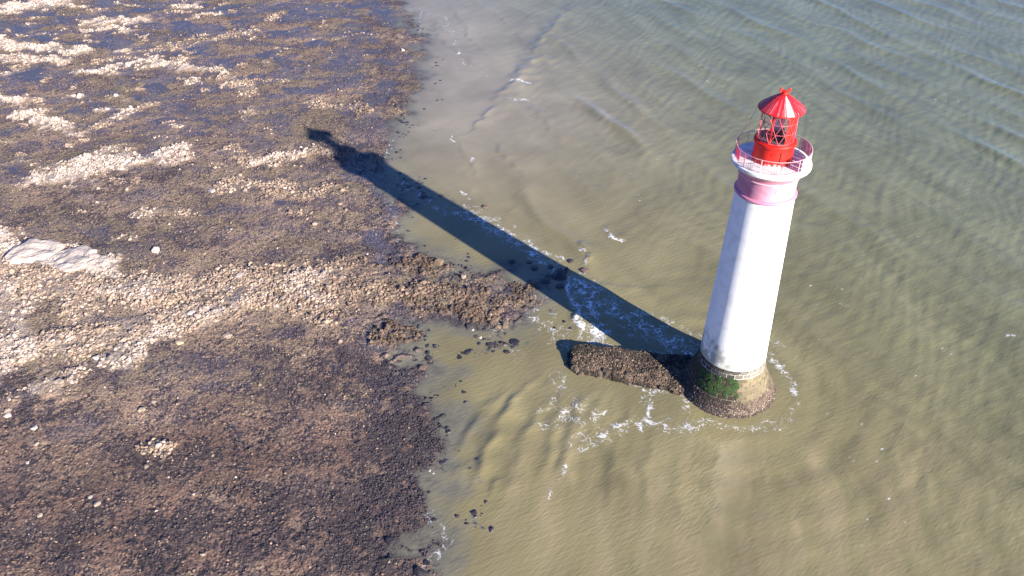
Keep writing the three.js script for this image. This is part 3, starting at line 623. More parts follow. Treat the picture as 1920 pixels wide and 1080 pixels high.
scatter('reef_rubble', 'pale and brown oyster-crusted rubble heaped in banks on the reef flat', 'rubble', blocks, 62000, (r) => {
  const [x, z] = anyPlace(r), q = plan(x, z, {}), patch = fbm(x / 4.2 + 40, z / 3.4, 2), cl = fbm(x / 1.1 + 5, z / 1.3, 2), dens = Math.max(q.rubble, q.pale * 0.9) * sat(0.5 + patch * 1.3 + cl * 0.9);
  if (q.s < -2.5 || r() > dens * (q.wet > 0.3 ? 0.3 : 1) * 1.1 || dens < 0.08) return null;
  const y = reefH(x, z, q); if (y < -0.13) return null;
  const rr = 0.05 + 0.17 * Math.pow(r(), 3) + (r() < 0.02 ? 0.12 : 0), damp = sstep(8, 0.5, q.s), dry = sat(q.pale * sat(0.75 + patch + cl) * (0.6 + 0.5 * r()) + 0.22 * sstep(-30, -60, x) * r() + (r() < 0.12 ? 0.5 * sstep(-22, -45, x) : 0)) * (1 - damp), k = 0.55 + r() * 0.75;
  const c = [lerp(0.29, 0.58, dry) * (1 - 0.64 * damp), lerp(0.205, 0.47, dry) * (1 - 0.67 * damp), lerp(0.145, 0.4, dry) * (1 - 0.69 * damp)];
  return { x, z, y: y - rr * 0.05, r: rr, h: 0.7 + r() * 0.6, tilt: 1.8, c: tint(...c, r() < 0.2 ? k * 0.4 : k) };
}, 101, 0.85);
scatter('reef_weed', 'dark purple and brown seaweed clumps carpeting the reef flat', 'seaweed', tufts, 70000, (r) => {
  const [x, z] = anyPlace(r), q = plan(x, z, {});
  if (q.s < -2.2 || q.pale > 0.3 || r() < Math.max(q.rubble * 0.9, q.wet * 0.8)) return null;
  const cl = fbm(x / 1.25, z / 1.5, 3) + 0.9 * fbm(x / 0.5, z / 0.5, 2) + 0.4 * q.dark + (q.s < 6 ? 0.25 : 0); if (cl < 0.12 + r() * 0.35) return null;
  const y = reefH(x, z, q); if (y < -0.1) return null;
  const rr = 0.035 + 0.075 * r() * r() + 0.05 * q.dark * r(), k = 0.6 + r() * 0.9, brown = r() < 0.35 - 0.3 * q.dark - (q.s < 6 ? 0.3 : 0);
  return { x, z, y, r: rr, h: 0.6 + r() * 0.9, tilt: 1.6, c: brown ? tint(0.15, 0.1, 0.072, k) : tint(0.038, 0.027, 0.032, k) };
}, 102, 0.7);
scatter('reef_shells', 'tan and white shell fragments and small stones strewn over the weed flat', 'stones', pebbles, 13000, (r) => {
  const [x, z] = anyPlace(r), q = plan(x, z, {}); if (q.s < 0.3 || r() < q.dark * 0.8 || r() < q.wet * 0.85 || fbm(x / 2.2, z / 2.2, 3) < r() * 0.5 - 0.15) return null;
  const rr = 0.035 + 0.09 * Math.pow(r(), 4), k = 0.6 + r() * 0.7, w = r();
  return { x, z, y: reefH(x, z, q) + rr * 0.1, r: rr, tilt: 1.4, c: w < 0.05 ? tint(0.5, 0.42, 0.36, k) : w < 0.55 ? tint(0.25, 0.17, 0.12, k) : tint(0.15, 0.12, 0.09, k) };
}, 103, 0.8);
scatter('shallow_stones', 'small black stones awash in the shallows along the reef edge', 'stones', blocks, 520, (r) => {
  const x = -36 + r() * 24, z = -75 + r() * 96, q = plan(x, z, {}); if (q.s > -0.3 || q.s < -4.5 || noise(x / 3, z / 3) + 0.5 * noise(x, z) < 0.1 + 0.07 * -q.s) return null;
  const rr = 0.06 + 0.24 * Math.pow(r(), 3); return { x, z, y: -0.02, r: rr, h: 0.6, c: tint(0.03, 0.025, 0.028, 0.6 + r()) };
}, 104, 0.5);
const rockGeo = [31, 32, 33, 34, 35].map((s) => stoneGeo(s, 3, 1, 9)), ROCK_C = { black: [0.026, 0.022, 0.024], dark: [0.05, 0.04, 0.04], brown: [0.16, 0.115, 0.075], red: [0.12, 0.075, 0.062], tan: [0.36, 0.28, 0.21], yellow: [0.4, 0.32, 0.21], pale: [0.52, 0.44, 0.38] };
const rockMat = Object.fromEntries(Object.entries(ROCK_C).map(([k, c]) => [k, std(...c, k === 'black' ? 0.45 : 0.85, { bumpMap: stoneBump, bumpScale: 0.05 })]));
ROCKS.forEach(([x, z, r, h, c, name, label], i) => {
  const o = mesh(numbered(name), rockGeo[i % 5], rockMat[c]); o.position.set(x, Math.max(reefH(x, z), -0.08) + r * h * 0.2, z);
  o.rotation.y = i * 1.7; o.scale.set(r * 0.95, r * h * 0.9, r * 0.9 * (z < 0 ? 1.15 : 1)); tag(o, label, name);
});
{                                                                        // the bleached outcrop at the west of the rubble bank: three plates with a crack-like undercut on the north side
  const o = new THREE.Group(); o.name = 'rock_outcrop'; o.position.set(-62.5, reefH(-62.5, -18.8) - 0.02, -18.8); scene.add(o);
  tag(o, 'bleached flat rock outcrop with a dark undercut edge at the left of the bank', 'rock');
  const m = std(0.42, 0.35, 0.3, 0.9, { bumpMap: stoneBump, bumpScale: 0.12 });
  for (const [x, z, a, b, h, t] of [[-3.0, 0.2, 3.0, 2.3, 0.6, 0.05], [0.9, 1.2, 2.6, 2.0, 0.5, -0.12], [4.0, 2.2, 1.7, 1.3, 0.45, 0.1]]) {
    const g = stoneGeo(41 + a * 7, 4, 1, 5), p = g.attributes.position;
    for (let i = 0; i < p.count; i++) { const y = p.getY(i); p.setY(i, Math.min(y, 0.5 + 0.22 * noise(p.getX(i) * 2.5 + a, p.getZ(i) * 2.5) + 0.12 * noise(p.getX(i) * 7 + a, p.getZ(i) * 7))); }
    g.computeVertexNormals();
    const s = mesh('rock_plate', g, m, o); s.position.set(x, 0.05, z); s.scale.set(a, h * 1.6, b); s.rotation.set(0.06, t, -t);
  }
}

// ---------------------------------------------------------------- the jetty stub: a low wall of masonry under oysters, running west from the tower
function barnacles(name, count, pick, seed, parent, geos = pebbles) { return scatter(name, '', '', geos, count, pick, seed, 0.9, parent); }
{
  const o = new THREE.Group(); o.name = 'jetty'; o.position.set(-8, 0, -2); scene.add(o);
  tag(o, 'low oyster-covered stone jetty stub running west from the lighthouse foot', 'jetty');
  const F0 = [-13.2, -1.75], F1 = [-3.6, 1.35], B0 = [-12.9, -4.5], B1 = [-2.7, -2.5];
  const prof = [[-0.12, -0.9], [-0.04, -0.25], [0, 0.02], [0.05, 0.22], [0.14, 0.38], [0.35, 0.52], [0.6, 0.66], [0.8, 0.8], [0.92, 0.86], [0.985, 0.78], [1.0, 0.4], [1.02, -0.3], [1.03, -0.9]];
  const at = (u, w) => {                                                 // w runs over the profile from the south foot to the north foot
    const k = Math.min(prof.length - 2, Math.floor(w)), t = w - k, a = lerp(prof[k][0], prof[k + 1][0], t); let y = lerp(prof[k][1], prof[k + 1][1], t);
    const uu = Math.max(0.0, u), end = sstep(-0.03, 0.05, u), round = 1 - Math.pow(1 - sat(u / 0.16), 2), aa = 0.5 + (a - 0.5) * (0.5 + 0.5 * round) * (1 + 0.1 * noise(u * 5, 3 + a));
    y = lerp(-0.9, y * (0.75 + 0.25 * round + 0.1 * u), end);
    const x = lerp(lerp(F0[0], B0[0], aa), lerp(F1[0], B1[0], aa), uu), z = lerp(lerp(F0[1], B0[1], aa), lerp(F1[1], B1[1], aa), uu);
    const n = fbm(x / 0.8, z / 0.8, 3) + 0.9 * noise(x / 1.9 + 4, z / 1.9);
    return [x + 0.22 * fbm(x + y, z * 1.3 + 5, 2) + (end - 1) * 0.12, y + 0.1 * n, z + 0.16 * fbm(x * 1.1 + 9, z + y, 2)];
  };
  const nu = 110, nw = 70, P = [], I = [];
  for (let j = 0; j <= nw; j++) for (let i = 0; i <= nu; i++) { const p = at(-0.03 + 1.03 * i / nu, j / nw * (prof.length - 1)); P.push(p[0] + 8, p[1], p[2] + 2); }
  for (let j = 0; j < nw; j++) for (let i = 0; i < nu; i++) { const a = j * (nu + 1) + i, b = a + nu + 1; I.push(a, a + 1, b, a + 1, b + 1, b); }
  const g = new THREE.BufferGeometry(); g.setAttribute('position', new THREE.Float32BufferAttribute(P, 3)); g.setIndex(I); g.computeVertexNormals();
  mesh('wall', g, std(0.06, 0.045, 0.035, 0.85), o);
  { const q = rng(203), dark = std(0.05, 0.037, 0.03, 0.9, { bumpMap: stoneBump, bumpScale: 0.05 }), paler = std(0.1, 0.072, 0.054, 0.9, { bumpMap: stoneBump, bumpScale: 0.05 });  // a darker and a paler stone tone, dealt at random
    for (let k = 0; k < 34; k++) { const u = k < 8 ? q() * 0.08 : q(), p = at(u, k < 18 ? 1.6 + q() * 1.2 : 3 + q() * 6), b = mesh('stone', blocks[k % 4], q() < 0.5 ? dark : paler, o), rr = 0.2 + 0.24 * q(); b.position.set(p[0] + 8, p[1] - rr * 0.25, p[2] + 2); b.scale.set(rr * 1.2, rr, rr); b.rotation.set(q(), q() * 6, q()); } }
  const put = (r) => { const u = r() * 1.0, w = 1.2 + r() * (prof.length - 2.6), p = at(u, w); return p[1] < -0.1 ? null : [p, u, w]; };
  barnacles('oyster_crust', 9000, (r) => {
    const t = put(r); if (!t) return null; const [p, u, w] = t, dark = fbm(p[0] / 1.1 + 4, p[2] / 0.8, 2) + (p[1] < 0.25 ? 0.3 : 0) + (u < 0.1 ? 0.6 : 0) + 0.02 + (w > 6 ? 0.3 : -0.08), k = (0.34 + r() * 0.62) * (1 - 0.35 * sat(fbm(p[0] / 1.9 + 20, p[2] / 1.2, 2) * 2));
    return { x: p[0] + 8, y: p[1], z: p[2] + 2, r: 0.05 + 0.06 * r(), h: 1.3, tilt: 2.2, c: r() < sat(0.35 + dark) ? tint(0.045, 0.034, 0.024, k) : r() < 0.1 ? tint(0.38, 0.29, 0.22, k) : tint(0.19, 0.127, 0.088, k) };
  }, 201, o);
}

// ---------------------------------------------------------------- the lighthouse
const speckle = (W, H, f) => { const d = new Uint8Array(W * H * 4); for (let j = 0; j < H; j++) for (let i = 0; i < W; i++) { const c = f(i / W, j / H), o = (j * W + i) * 4; d[o] = srgb(c[0]); d[o + 1] = srgb(c[1]); d[o + 2] = srgb(c[2]); d[o + 3] = 255; } return tex(d, W, H, true); };
const lighthouse = new THREE.Group(); lighthouse.name = 'lighthouse'; scene.add(lighthouse);
tag(lighthouse, 'round white lighthouse with pink collar and red lantern standing in the shallows', 'lighthouse');
const DEG = Math.PI / 180;
function rev(profile, n = 96, a0 = 0, a1 = 360, vScale = 1) {            // a profile of [radius, height] turned about the y axis; azimuth from +x towards +z
  const cols = [], pts = [];
  for (let k = 0; k < profile.length; k++) {                              // corners sharper than 40 degrees get two normals
    const a = profile[Math.max(0, k - 1)], b = profile[k], c = profile[Math.min(profile.length - 1, k + 1)];
    const t1 = Math.atan2(b[1] - a[1], b[0] - a[0]), t2 = Math.atan2(c[1] - b[1], c[0] - b[0]);
    let d = Math.abs(t1 - t2); if (d > Math.PI) d = 2 * Math.PI - d;
    if (k > 0 && k < profile.length - 1 && d > 40 * DEG) pts.push([b, t1], [b, t2]); else { const m = k === 0 ? t2 : k === profile.length - 1 ? t1 : Math.atan2(Math.sin(t1) + Math.sin(t2), Math.cos(t1) + Math.cos(t2)); pts.push([b, m]); }
  }
  const P = [], N = [], U = [], I = []; let len = 0;
  pts.forEach(([b, t], k) => {
    if (k) len += Math.hypot(b[0] - pts[k - 1][0][0], b[1] - pts[k - 1][0][1]);
    for (let i = 0; i <= n; i++) { const a = (a0 + (a1 - a0) * i / n) * DEG; P.push(b[0] * Math.cos(a), b[1], b[0] * Math.sin(a)); N.push(Math.sin(t) * Math.cos(a), -Math.cos(t), Math.sin(t) * Math.sin(a)); U.push(a / (2 * Math.PI), len * vScale); }
  });
  for (let k = 0; k < pts.length - 1; k++) { if (pts[k][0] === pts[k + 1][0]) continue; for (let i = 0; i < n; i++) { const a = k * (n + 1) + i, b = a + n + 1; I.push(a, b, a + 1, a + 1, b, b + 1); } }
  const g = new THREE.BufferGeometry(); g.setAttribute('position', new THREE.Float32BufferAttribute(P, 3)); g.setAttribute('normal', new THREE.Float32BufferAttribute(N, 3)); g.setAttribute('uv', new THREE.Float32BufferAttribute(U, 2)); g.setIndex(I);
  return g;
}
const polar = (r, az, y) => new THREE.Vector3(r * Math.cos(az * DEG), y, r * Math.sin(az * DEG));
const FOOT = [[-0.9, 4.3], [0, 3.95], [0.7, 3.56], [1.4, 3.2], [2.2, 2.88], [3, 2.68], [3.69, 2.585]];
function footR(y) { let k = 0; while (k < FOOT.length - 2 && FOOT[k + 1][0] < y) k++; const t = (y - FOOT[k][0]) / (FOOT[k + 1][0] - FOOT[k][0]), p0 = FOOT[Math.max(0, k - 1)][1], p1 = FOOT[k][1], p2 = FOOT[k + 1][1], p3 = FOOT[Math.min(FOOT.length - 1, k + 2)][1]; return 0.5 * (2 * p1 + (p2 - p0) * t + (2 * p0 - 5 * p1 + 4 * p2 - p3) * t * t + (3 * p1 - p0 - 3 * p2 + p3) * t * t * t); }
{
  // masonry foot: a mortar core and courses of dressed stone, each block on its own
  const core = []; for (let y = -0.9; y <= 3.7; y += 0.2) core.push([footR(Math.min(y, 3.69)) - (y > 0.3 ? 0.006 : 0.0), y]);
  mesh('mortar', rev(core.filter((p) => p[1] < 2.92), 96), std(0.2, 0.17, 0.115, 0.95), lighthouse);
  mesh('mortar', rev(core.filter((p) => p[1] > 2.85), 96), std(0.66, 0.63, 0.57, 0.95), lighthouse);
  const stoneTone = speckle(256, 256, (u, v) => { const n = fbm(u * 6, v * 6, 4), k = 0.95 - 0.5 * sat(n * 1.4 + 0.05); return [k, k * 0.99, k * 0.94 + 0.03]; });
  const shade = (k, grey) => std(lerp(0.25, 0.24, grey) * k, lerp(0.205, 0.222, grey) * k, lerp(0.128, 0.19, grey) * k, 0.9, { map: stoneTone, bumpMap: stoneBump, bumpScale: 0.04 });
  const warm = [0.12, 0.2, 0.3, 0.42, 0.55, 0.68, 0.8, 0.92, 1.04].map((k) => shade(k, 0)), grey = [0.2, 0.35, 0.55, 0.7, 0.8, 0.88, 0.96, 1.04, 1.1].map((k) => shade(k, 1));
  const r = rng(61), nB = 26, courses = 9;
  for (let c = 0; c < courses; c++) {
    const y0 = 0.54 + c * 0.35, y1 = y0 + 0.35 - 0.028, gaps = 0.028;
    const shapes = [0, 1, 2].map(() => {
      const out = 0.004 + r() * 0.022, aw = 360 / nB * DEG, P = [], I = [], U = [], nS = 4, bev = 0.015, half = aw / 2 - gaps / (2 * footR(y0));
      const ring = (y, dr, in_) => { for (let i = 0; i <= nS; i++) { const a = -half + in_ / footR(y0) + (2 * half - 2 * in_ / footR(y0)) * i / nS, R = footR(y) + dr; P.push(R * Math.cos(a), y, R * Math.sin(a)); U.push(a * 3, y); } };
      ring(y0, -0.12, 0); ring(y0, out - bev, 0); ring(y0 + bev, out, bev); ring((y0 + y1) / 2, out + 0.01 * r(), bev); ring(y1 - bev, out, bev); ring(y1, out - bev, 0); ring(y1, -0.12, 0);
      for (let k = 0; k < 6; k++) for (let i = 0; i < nS; i++) { const a = k * (nS + 1) + i, b = a + nS + 1; I.push(a, b, a + 1, a + 1, b, b + 1); }
      for (let k = 0; k < 6; k++) for (const [i, f] of [[0, 1], [nS, 0]]) { const a = k * (nS + 1) + i, b = a + nS + 1, c0 = P.length / 3; }
      const g = new THREE.BufferGeometry(); g.setAttribute('position', new THREE.Float32BufferAttribute(P, 3)); g.setAttribute('uv', new THREE.Float32BufferAttribute(U, 2)); g.setIndex(I);
      const f = g.toNonIndexed(); f.computeVertexNormals(); return f;
    });
    for (let b = 0; b < nB; b++) {
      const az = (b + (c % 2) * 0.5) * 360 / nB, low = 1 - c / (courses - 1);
      const tone = 0.86 - 0.86 * sstep(-0.3, 0.42, Math.cos((az - 178) * DEG)) - 0.42 * low * low + (r() - 0.5) * 0.34;  // shade of the west side put into the stone colour; low courses darker, wet
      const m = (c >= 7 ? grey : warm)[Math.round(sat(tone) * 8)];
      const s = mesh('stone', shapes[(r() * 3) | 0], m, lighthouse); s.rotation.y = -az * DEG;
    }
  }
  // white shaft, with damp staining down the north-west side
  const W = 1024, H = 512, d = new Uint8Array(W * H * 4);
  for (let j = 0; j < H; j++) for (let i = 0; i < W; i++) {
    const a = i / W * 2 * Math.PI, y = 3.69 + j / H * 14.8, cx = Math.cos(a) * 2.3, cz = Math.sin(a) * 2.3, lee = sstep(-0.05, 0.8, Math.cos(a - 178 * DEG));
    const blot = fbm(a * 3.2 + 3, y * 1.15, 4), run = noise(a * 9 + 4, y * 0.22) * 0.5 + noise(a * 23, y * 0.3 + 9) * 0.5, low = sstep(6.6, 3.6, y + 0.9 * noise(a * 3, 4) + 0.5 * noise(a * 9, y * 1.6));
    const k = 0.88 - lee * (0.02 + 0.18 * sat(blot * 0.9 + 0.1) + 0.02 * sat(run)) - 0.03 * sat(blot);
    let g = k * 0.995, b = k * 0.975, rr = k;
    const dirt = sat(low * (0.06 + 1.3 * lee) * (0.8 + blot * 1.5)) * 0.9, edge = sstep(3.95, 3.7, y + 0.2 * noise(a * 20, 3));
    rr = lerp(rr, 0.3, dirt); g = lerp(g, 0.31, dirt); b = lerp(b, 0.27, dirt); rr = lerp(rr, 0.5, edge * 0.6); g = lerp(g, 0.47, edge * 0.6); b = lerp(b, 0.4, edge * 0.6);
    const o = (j * W + i) * 4; d[o] = srgb(rr); d[o + 1] = srgb(g); d[o + 2] = srgb(b); d[o + 3] = 255;
  }
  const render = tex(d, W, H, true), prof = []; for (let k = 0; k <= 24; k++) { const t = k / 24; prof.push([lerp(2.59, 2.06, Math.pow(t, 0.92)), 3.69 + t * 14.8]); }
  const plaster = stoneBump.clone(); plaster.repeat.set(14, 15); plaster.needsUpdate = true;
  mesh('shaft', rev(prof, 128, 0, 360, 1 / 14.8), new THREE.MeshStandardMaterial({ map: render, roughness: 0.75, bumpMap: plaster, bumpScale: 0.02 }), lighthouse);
  // small blind window facing south-south-west
  const win = new THREE.Group(); win.name = 'window'; lighthouse.add(win); const wr = (y) => lerp(2.59, 2.06, Math.pow((y - 3.69) / 14.8, 0.92));
  const wm = std(0.8, 0.79, 0.77, 0.7), slab = (y0, y1, a0, a1, out) => rev([[wr(y0) - 0.03, y0], [wr(y0) + out, y0], [wr(y1) + out, y1], [wr(y1) - 0.03, y1]], 8, a0, a1);
  mesh('frame', mergeGeometries([slab(15.67, 16.53, 99.6, 101.2, 0.014), slab(15.67, 16.53, 115.6, 117.2, 0.014), slab(16.46, 16.53, 101.2, 115.6, 0.014), slab(15.67, 15.74, 101.2, 115.6, 0.014)]), wm, win);
  mesh('shutter', slab(15.74, 16.46, 101.2, 115.6, 0.004), std(0.76, 0.75, 0.72, 0.7), win);
}
{
  // pink collar
  const pinkMap = speckle(512, 128, (u, v) => { const a = u * 6.283, n = fbm(Math.cos(a) * 3 + v * 2, Math.sin(a) * 3 + v * 3, 3), run = noise(u * 60, v * 1.5), w = sat(0.25 + n * 0.45 + run * 0.2) * 0.4; const f = sat(w + 0.25 * sstep(-0.2, 0.95, Math.cos(a - 0.7))); return [lerp(0.5, 0.78, f), lerp(0.165, 0.6, f), lerp(0.26, 0.65, f)]; });  // patchy fading, plus sunlight on the sunward side put into the colour
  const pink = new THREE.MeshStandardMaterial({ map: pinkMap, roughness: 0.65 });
  const moulding = std(0.58, 0.22, 0.33, 0.6);
  mesh('moulding', rev([[2.05, 18.4], [2.12, 18.4], [2.17, 18.46], [2.17, 18.54], [2.12, 18.62], [2.03, 18.64]], 96), moulding, lighthouse);
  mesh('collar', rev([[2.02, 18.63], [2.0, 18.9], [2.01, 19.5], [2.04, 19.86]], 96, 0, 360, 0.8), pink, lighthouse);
  mesh('moulding', rev([[2.04, 19.86], [2.09, 19.88], [2.1, 19.96], [2.06, 20.0]], 96), std(0.66, 0.36, 0.44, 0.6), lighthouse);
  const chalk = speckle(512, 128, (u, v) => { const a = u * 6.283, n = fbm(Math.cos(a) * 4, Math.sin(a) * 4 + v * 5, 3), w = sat(0.35 + n); const t = sat(v * 1.9 - 1.05 + n * 0.3); return [lerp(0.62, 0.8, t) - 0.05 * w, lerp(0.28, 0.76, t) - 0.06 * w, lerp(0.37, 0.77, t) - 0.05 * w]; });
  mesh('corbel', rev([[2.05, 20.0], [2.12, 20.16], [2.28, 20.34], [2.48, 20.52], [2.56, 20.66]], 96, 0, 360, 1.2), new THREE.MeshStandardMaterial({ map: chalk, roughness: 0.7 }), lighthouse);
  const deckMap = speckle(1024, 256, (u, v) => { const a = u * 6.283, R = 2.7 - v * 1.5, x = Math.cos(a) * R, z = Math.sin(a) * R, n = fbm(x * 1.4, z * 1.4, 4), g = fbm(x * 7, z * 7, 2), w = sat(n * 1.2 + 0.2) * 0.25 + 0.12 * sat(g * 2 - 0.2); const rust = sat(g * 1.8 + n - 0.55); return [lerp(0.78 - w, 0.5, rust * 0.5), lerp(0.76 - w, 0.36, rust * 0.5), lerp(0.74 - w, 0.34, rust * 0.5)]; });
  mesh('gallery_deck', rev([[2.5, 20.66], [2.67, 20.68], [2.7, 20.71], [2.7, 20.85], [2.68, 20.9], [2.6, 20.93], [1.2, 20.96]], 128, 0, 360, 0.45), new THREE.MeshStandardMaterial({ map: deckMap, roughness: 0.75 }), lighthouse);
  // red drum under the lantern
  const red = [0.6, 0.012, 0.005];
  const drumMap = speckle(1024, 256, (u, v) => {
    const a = u * 6.283, n = fbm(Math.cos(a) * 5, Math.sin(a) * 5 + v * 2, 3), front = Math.exp(-(((u * 360 - 100) / 26) ** 2)), drip = noise(u * 90, 2) * 0.5 + noise(u * 37, 7) * 0.6;
    const guano = sstep(0.12, 0.35, (front * 0.85 + 0.1) * (0.42 + drip * 0.8) - v * 1.9 + 0.08 + n * 0.2) * 0.8;
    const k = 1 - 0.22 * sat(n); return [lerp(red[0] * k, 0.78, guano), lerp(0.013, 0.6, guano), lerp(0.005, 0.6, guano)];
  });
  const drum = new THREE.MeshPhysicalMaterial({ map: drumMap, roughness: 0.5 }), redPaint = new THREE.MeshPhysicalMaterial({ color: new THREE.Color().setRGB(...red), roughness: 0.5 });
  mesh('drum', rev([[1.37, 20.96], [1.37, 21.06], [1.33, 21.08], [1.33, 22.2]], 96, 0, 360, 0.75), drum, lighthouse);
  mesh('drum_rim', rev([[1.33, 22.18], [1.4, 22.2], [1.42, 22.24], [1.42, 22.4], [1.4, 22.44], [1.3, 22.46], [1.29, 22.52], [1.14, 22.52]], 96), redPaint, lighthouse);
  const door = new THREE.Group(); door.name = 'door'; lighthouse.add(door);
  mesh('leaf', rev([[1.3, 21.16], [1.362, 21.16], [1.362, 22.08], [1.3, 22.08]], 16, 50, 84), redPaint, door);
  mesh('seam', rev([[1.32, 21.12], [1.337, 21.12], [1.337, 22.12], [1.32, 22.12]], 6, 84.3, 87.2), std(0.04, 0.006, 0.006, 0.8), door);
  mesh('handle', new THREE.SphereGeometry(0.04, 12, 8), redPaint, door).position.copy(polar(1.39, 80, 21.6));
  const vent = mesh('vent', new THREE.CylinderGeometry(0.09, 0.1, 0.05, 20), redPaint, lighthouse); vent.position.copy(polar(1.34, 106, 21.85)); vent.quaternion.setFromUnitVectors(new THREE.Vector3(0, 1, 0), polar(1, 106, 0));
  // lantern: triangular panes in a lattice of glazing bars
  const glass = new THREE.MeshPhysicalMaterial({ color: 0xffffff, roughness: 0.03, transmission: 1, thickness: 0, ior: 1.45 }), barMat = std(0.6, 0.1, 0.13, 0.45);
  const N = 12, rows = [22.52, 23.2, 23.88, 24.56], GR = 1.2, node = (k, i) => polar(GR, 360 / N * (i + (k % 2) * 0.5) + 7, rows[k]);
  const unitBar = new THREE.CylinderGeometry(0.018, 0.018, 1, 7), up = new THREE.Vector3(0, 1, 0);
  const barBetween = (a, b, name = 'glazing_bar', m = barMat, parent = lighthouse, geo = unitBar) => { const o = mesh(name, geo, m, parent); o.position.copy(a).add(b).multiplyScalar(0.5); const d = b.clone().sub(a); o.scale.set(1, d.length(), 1); o.quaternion.setFromUnitVectors(up, d.normalize()); return o; };
  const pane = (a, b, c) => { const g = new THREE.BufferGeometry(), s = 0.985; g.setAttribute('position', new THREE.Float32BufferAttribute([a, b, c].flatMap((p) => [p.x * s, p.y, p.z * s]), 3)); g.setAttribute('uv', new THREE.Float32BufferAttribute([0, 0, 1, 0, 0, 1], 2)); g.computeVertexNormals(); mesh('pane', g, glass, lighthouse); };
  for (let k = 0; k < 4; k++) for (let i = 0; i < N; i++) {
    barBetween(node(k, i), node(k, i + 1));
    if (k < 3) { const o = k % 2; barBetween(node(k, i), node(k + 1, i)); barBetween(node(k, i), node(k + 1, i + (o ? 1 : -1)));
      pane(node(k, i), node(k, i + 1), node(k + 1, o ? i + 1 : i)); pane(node(k, i), node(k + 1, i), node(k + 1, i + (o ? 1 : -1))); }
  }
  mesh('blind_panel', rev([[1.13, 22.52], [1.15, 22.52], [1.15, 24.56], [1.13, 24.56], [1.13, 22.52]], 24, 16, 76), redPaint, lighthouse);
  barBetween(polar(1.06, 128, 22.5), polar(1.06, 128, 24.6), 'lantern_post', redPaint, lighthouse, new THREE.CylinderGeometry(0.085, 0.085, 1, 14));
  barBetween(polar(1.06, 300, 22.5), polar(1.06, 300, 24.6), 'lantern_post', redPaint, lighthouse, new THREE.CylinderGeometry(0.07, 0.07, 1, 14));
  mesh('lantern_floor', rev([[1.28, 22.515], [0.02, 22.515]], 48), std(0.12, 0.07, 0.08, 0.7), lighthouse);
  const lamp = new THREE.Group(); lamp.name = 'lamp'; lighthouse.add(lamp);
  mesh('pedestal', rev([[0.42, 22.52], [0.42, 22.86], [0.3, 22.92], [0.3, 23.06], [0.46, 23.1], [0.46, 23.16], [0.02, 23.16]], 32), std(0.06, 0.05, 0.055, 0.5), lamp);
  const lp = [[0.3, 23.17]]; for (let k = 0; k < 9; k++) { const y = 23.2 + k * 0.105, b = 0.36 - 0.012 * (k - 4) ** 2; lp.push([b, y], [b + 0.045, y + 0.05], [b, y + 0.1]); } lp.push([0.02, 24.2]);
  mesh('lens', rev(lp, 32), new THREE.MeshPhysicalMaterial({ color: new THREE.Color().setRGB(0.95, 0.9, 0.92), roughness: 0.2, transmission: 0.55, thickness: 0, ior: 1.5 }), lamp);
  mesh('lens_cap', rev([[0.3, 24.2], [0.3, 24.26], [0.06, 24.36], [0.06, 24.6]], 24), redPaint, lamp);
  // roof: bent seams and gull droppings
  const rr = rng(77), streaks = Array.from({ length: 120 }, () => [rr() * 360, 0.25 + rr() * 0.9, rr() * 0.8, 0.15 + 0.75 * rr() * rr()]);
  for (let k = 0; k < 26; k++) streaks.push([82 + (rr() + rr() - 1) * 14, 1.2 + rr() * 3, rr() * 0.25, 1]);
  const paler = new Float32Array(1440 * 256);  // how strongly the droppings whiten each spot
  for (const [az, w, v0, s] of streaks) for (let i = 0; i < 1440; i++) { let da = Math.abs(i / 4 - az); da = Math.min(da, 360 - da); if (da > w * 2.5) continue; for (let j = 0; j < 256; j++) { const v = 1 - j / 256; const f = s * Math.exp(-((da / (w * (0.5 + 0.5 * v))) ** 2)) * sstep(v0, v0 + 0.12, 1 - v) * (0.75 + 0.5 * noise(i / 5, j / 30)); if (f > paler[j * 1440 + i]) paler[j * 1440 + i] = f; } }
  const roofMap = speckle(1440, 256, (u, v) => { const i = Math.min(1439, (u * 1440) | 0), j = Math.min(255, (v * 256) | 0), q = sat(paler[(255 - j) * 1440 + i]) * 0.92, n = noise(u * 120, v * 5), west = 0; const k = 1 - 0.2 * sat(n); return [lerp(0.6 * k, 0.8, q), lerp(0.014, 0.76, q), lerp(0.022, 0.76, q)]; });
  const slope = []; for (let k = 0; k <= 14; k++) { const t = k / 14; slope.push([lerp(1.53, 0.2, t), 24.7 + 0.95 * t + 0.05 * Math.sin(t * Math.PI)]); }
  mesh('roof', rev(slope, 96, 0, 360, 1 / 1.69), new THREE.MeshPhysicalMaterial({ map: roofMap, roughness: 0.42 }), lighthouse);
  mesh('eave', rev([[1.2, 24.56], [1.47, 24.6], [1.53, 24.62], [1.542, 24.66], [1.532, 24.7]], 96), redPaint, lighthouse);
  for (let k = 0; k < 16; k++) { const c = new THREE.CatmullRomCurve3([0, 4, 8, 11, 14].map((q) => polar(slope[q][0] * 1.002, k * 22.5 + 4, slope[q][1] + 0.006))); const s = mesh('roof_seam', new THREE.TubeGeometry(c, 10, 0.008, 5), redPaint, lighthouse); }
  const cap = mesh('roof_vent', rev([[0.26, 25.6], [0.27, 25.64], [0.2, 25.68], [0.17, 25.74], [0.2, 25.78], [0.19, 25.84], [0.1, 25.9], [0.01, 25.92]], 28), redPaint, lighthouse);
  for (const s of [-1, 1]) {                                              // two lifting lugs, each an upright ring on a stalk
    const g = new THREE.TorusGeometry(0.1, 0.045, 10, 20); g.scale(0.75, 1.25, 1); g.translate(0, 0.1, 0); const l = mesh('lifting_lug', g, redPaint, lighthouse); l.position.set(s * 0.25, 25.82, 0.02); l.rotation.z = -s * 0.12;
  }
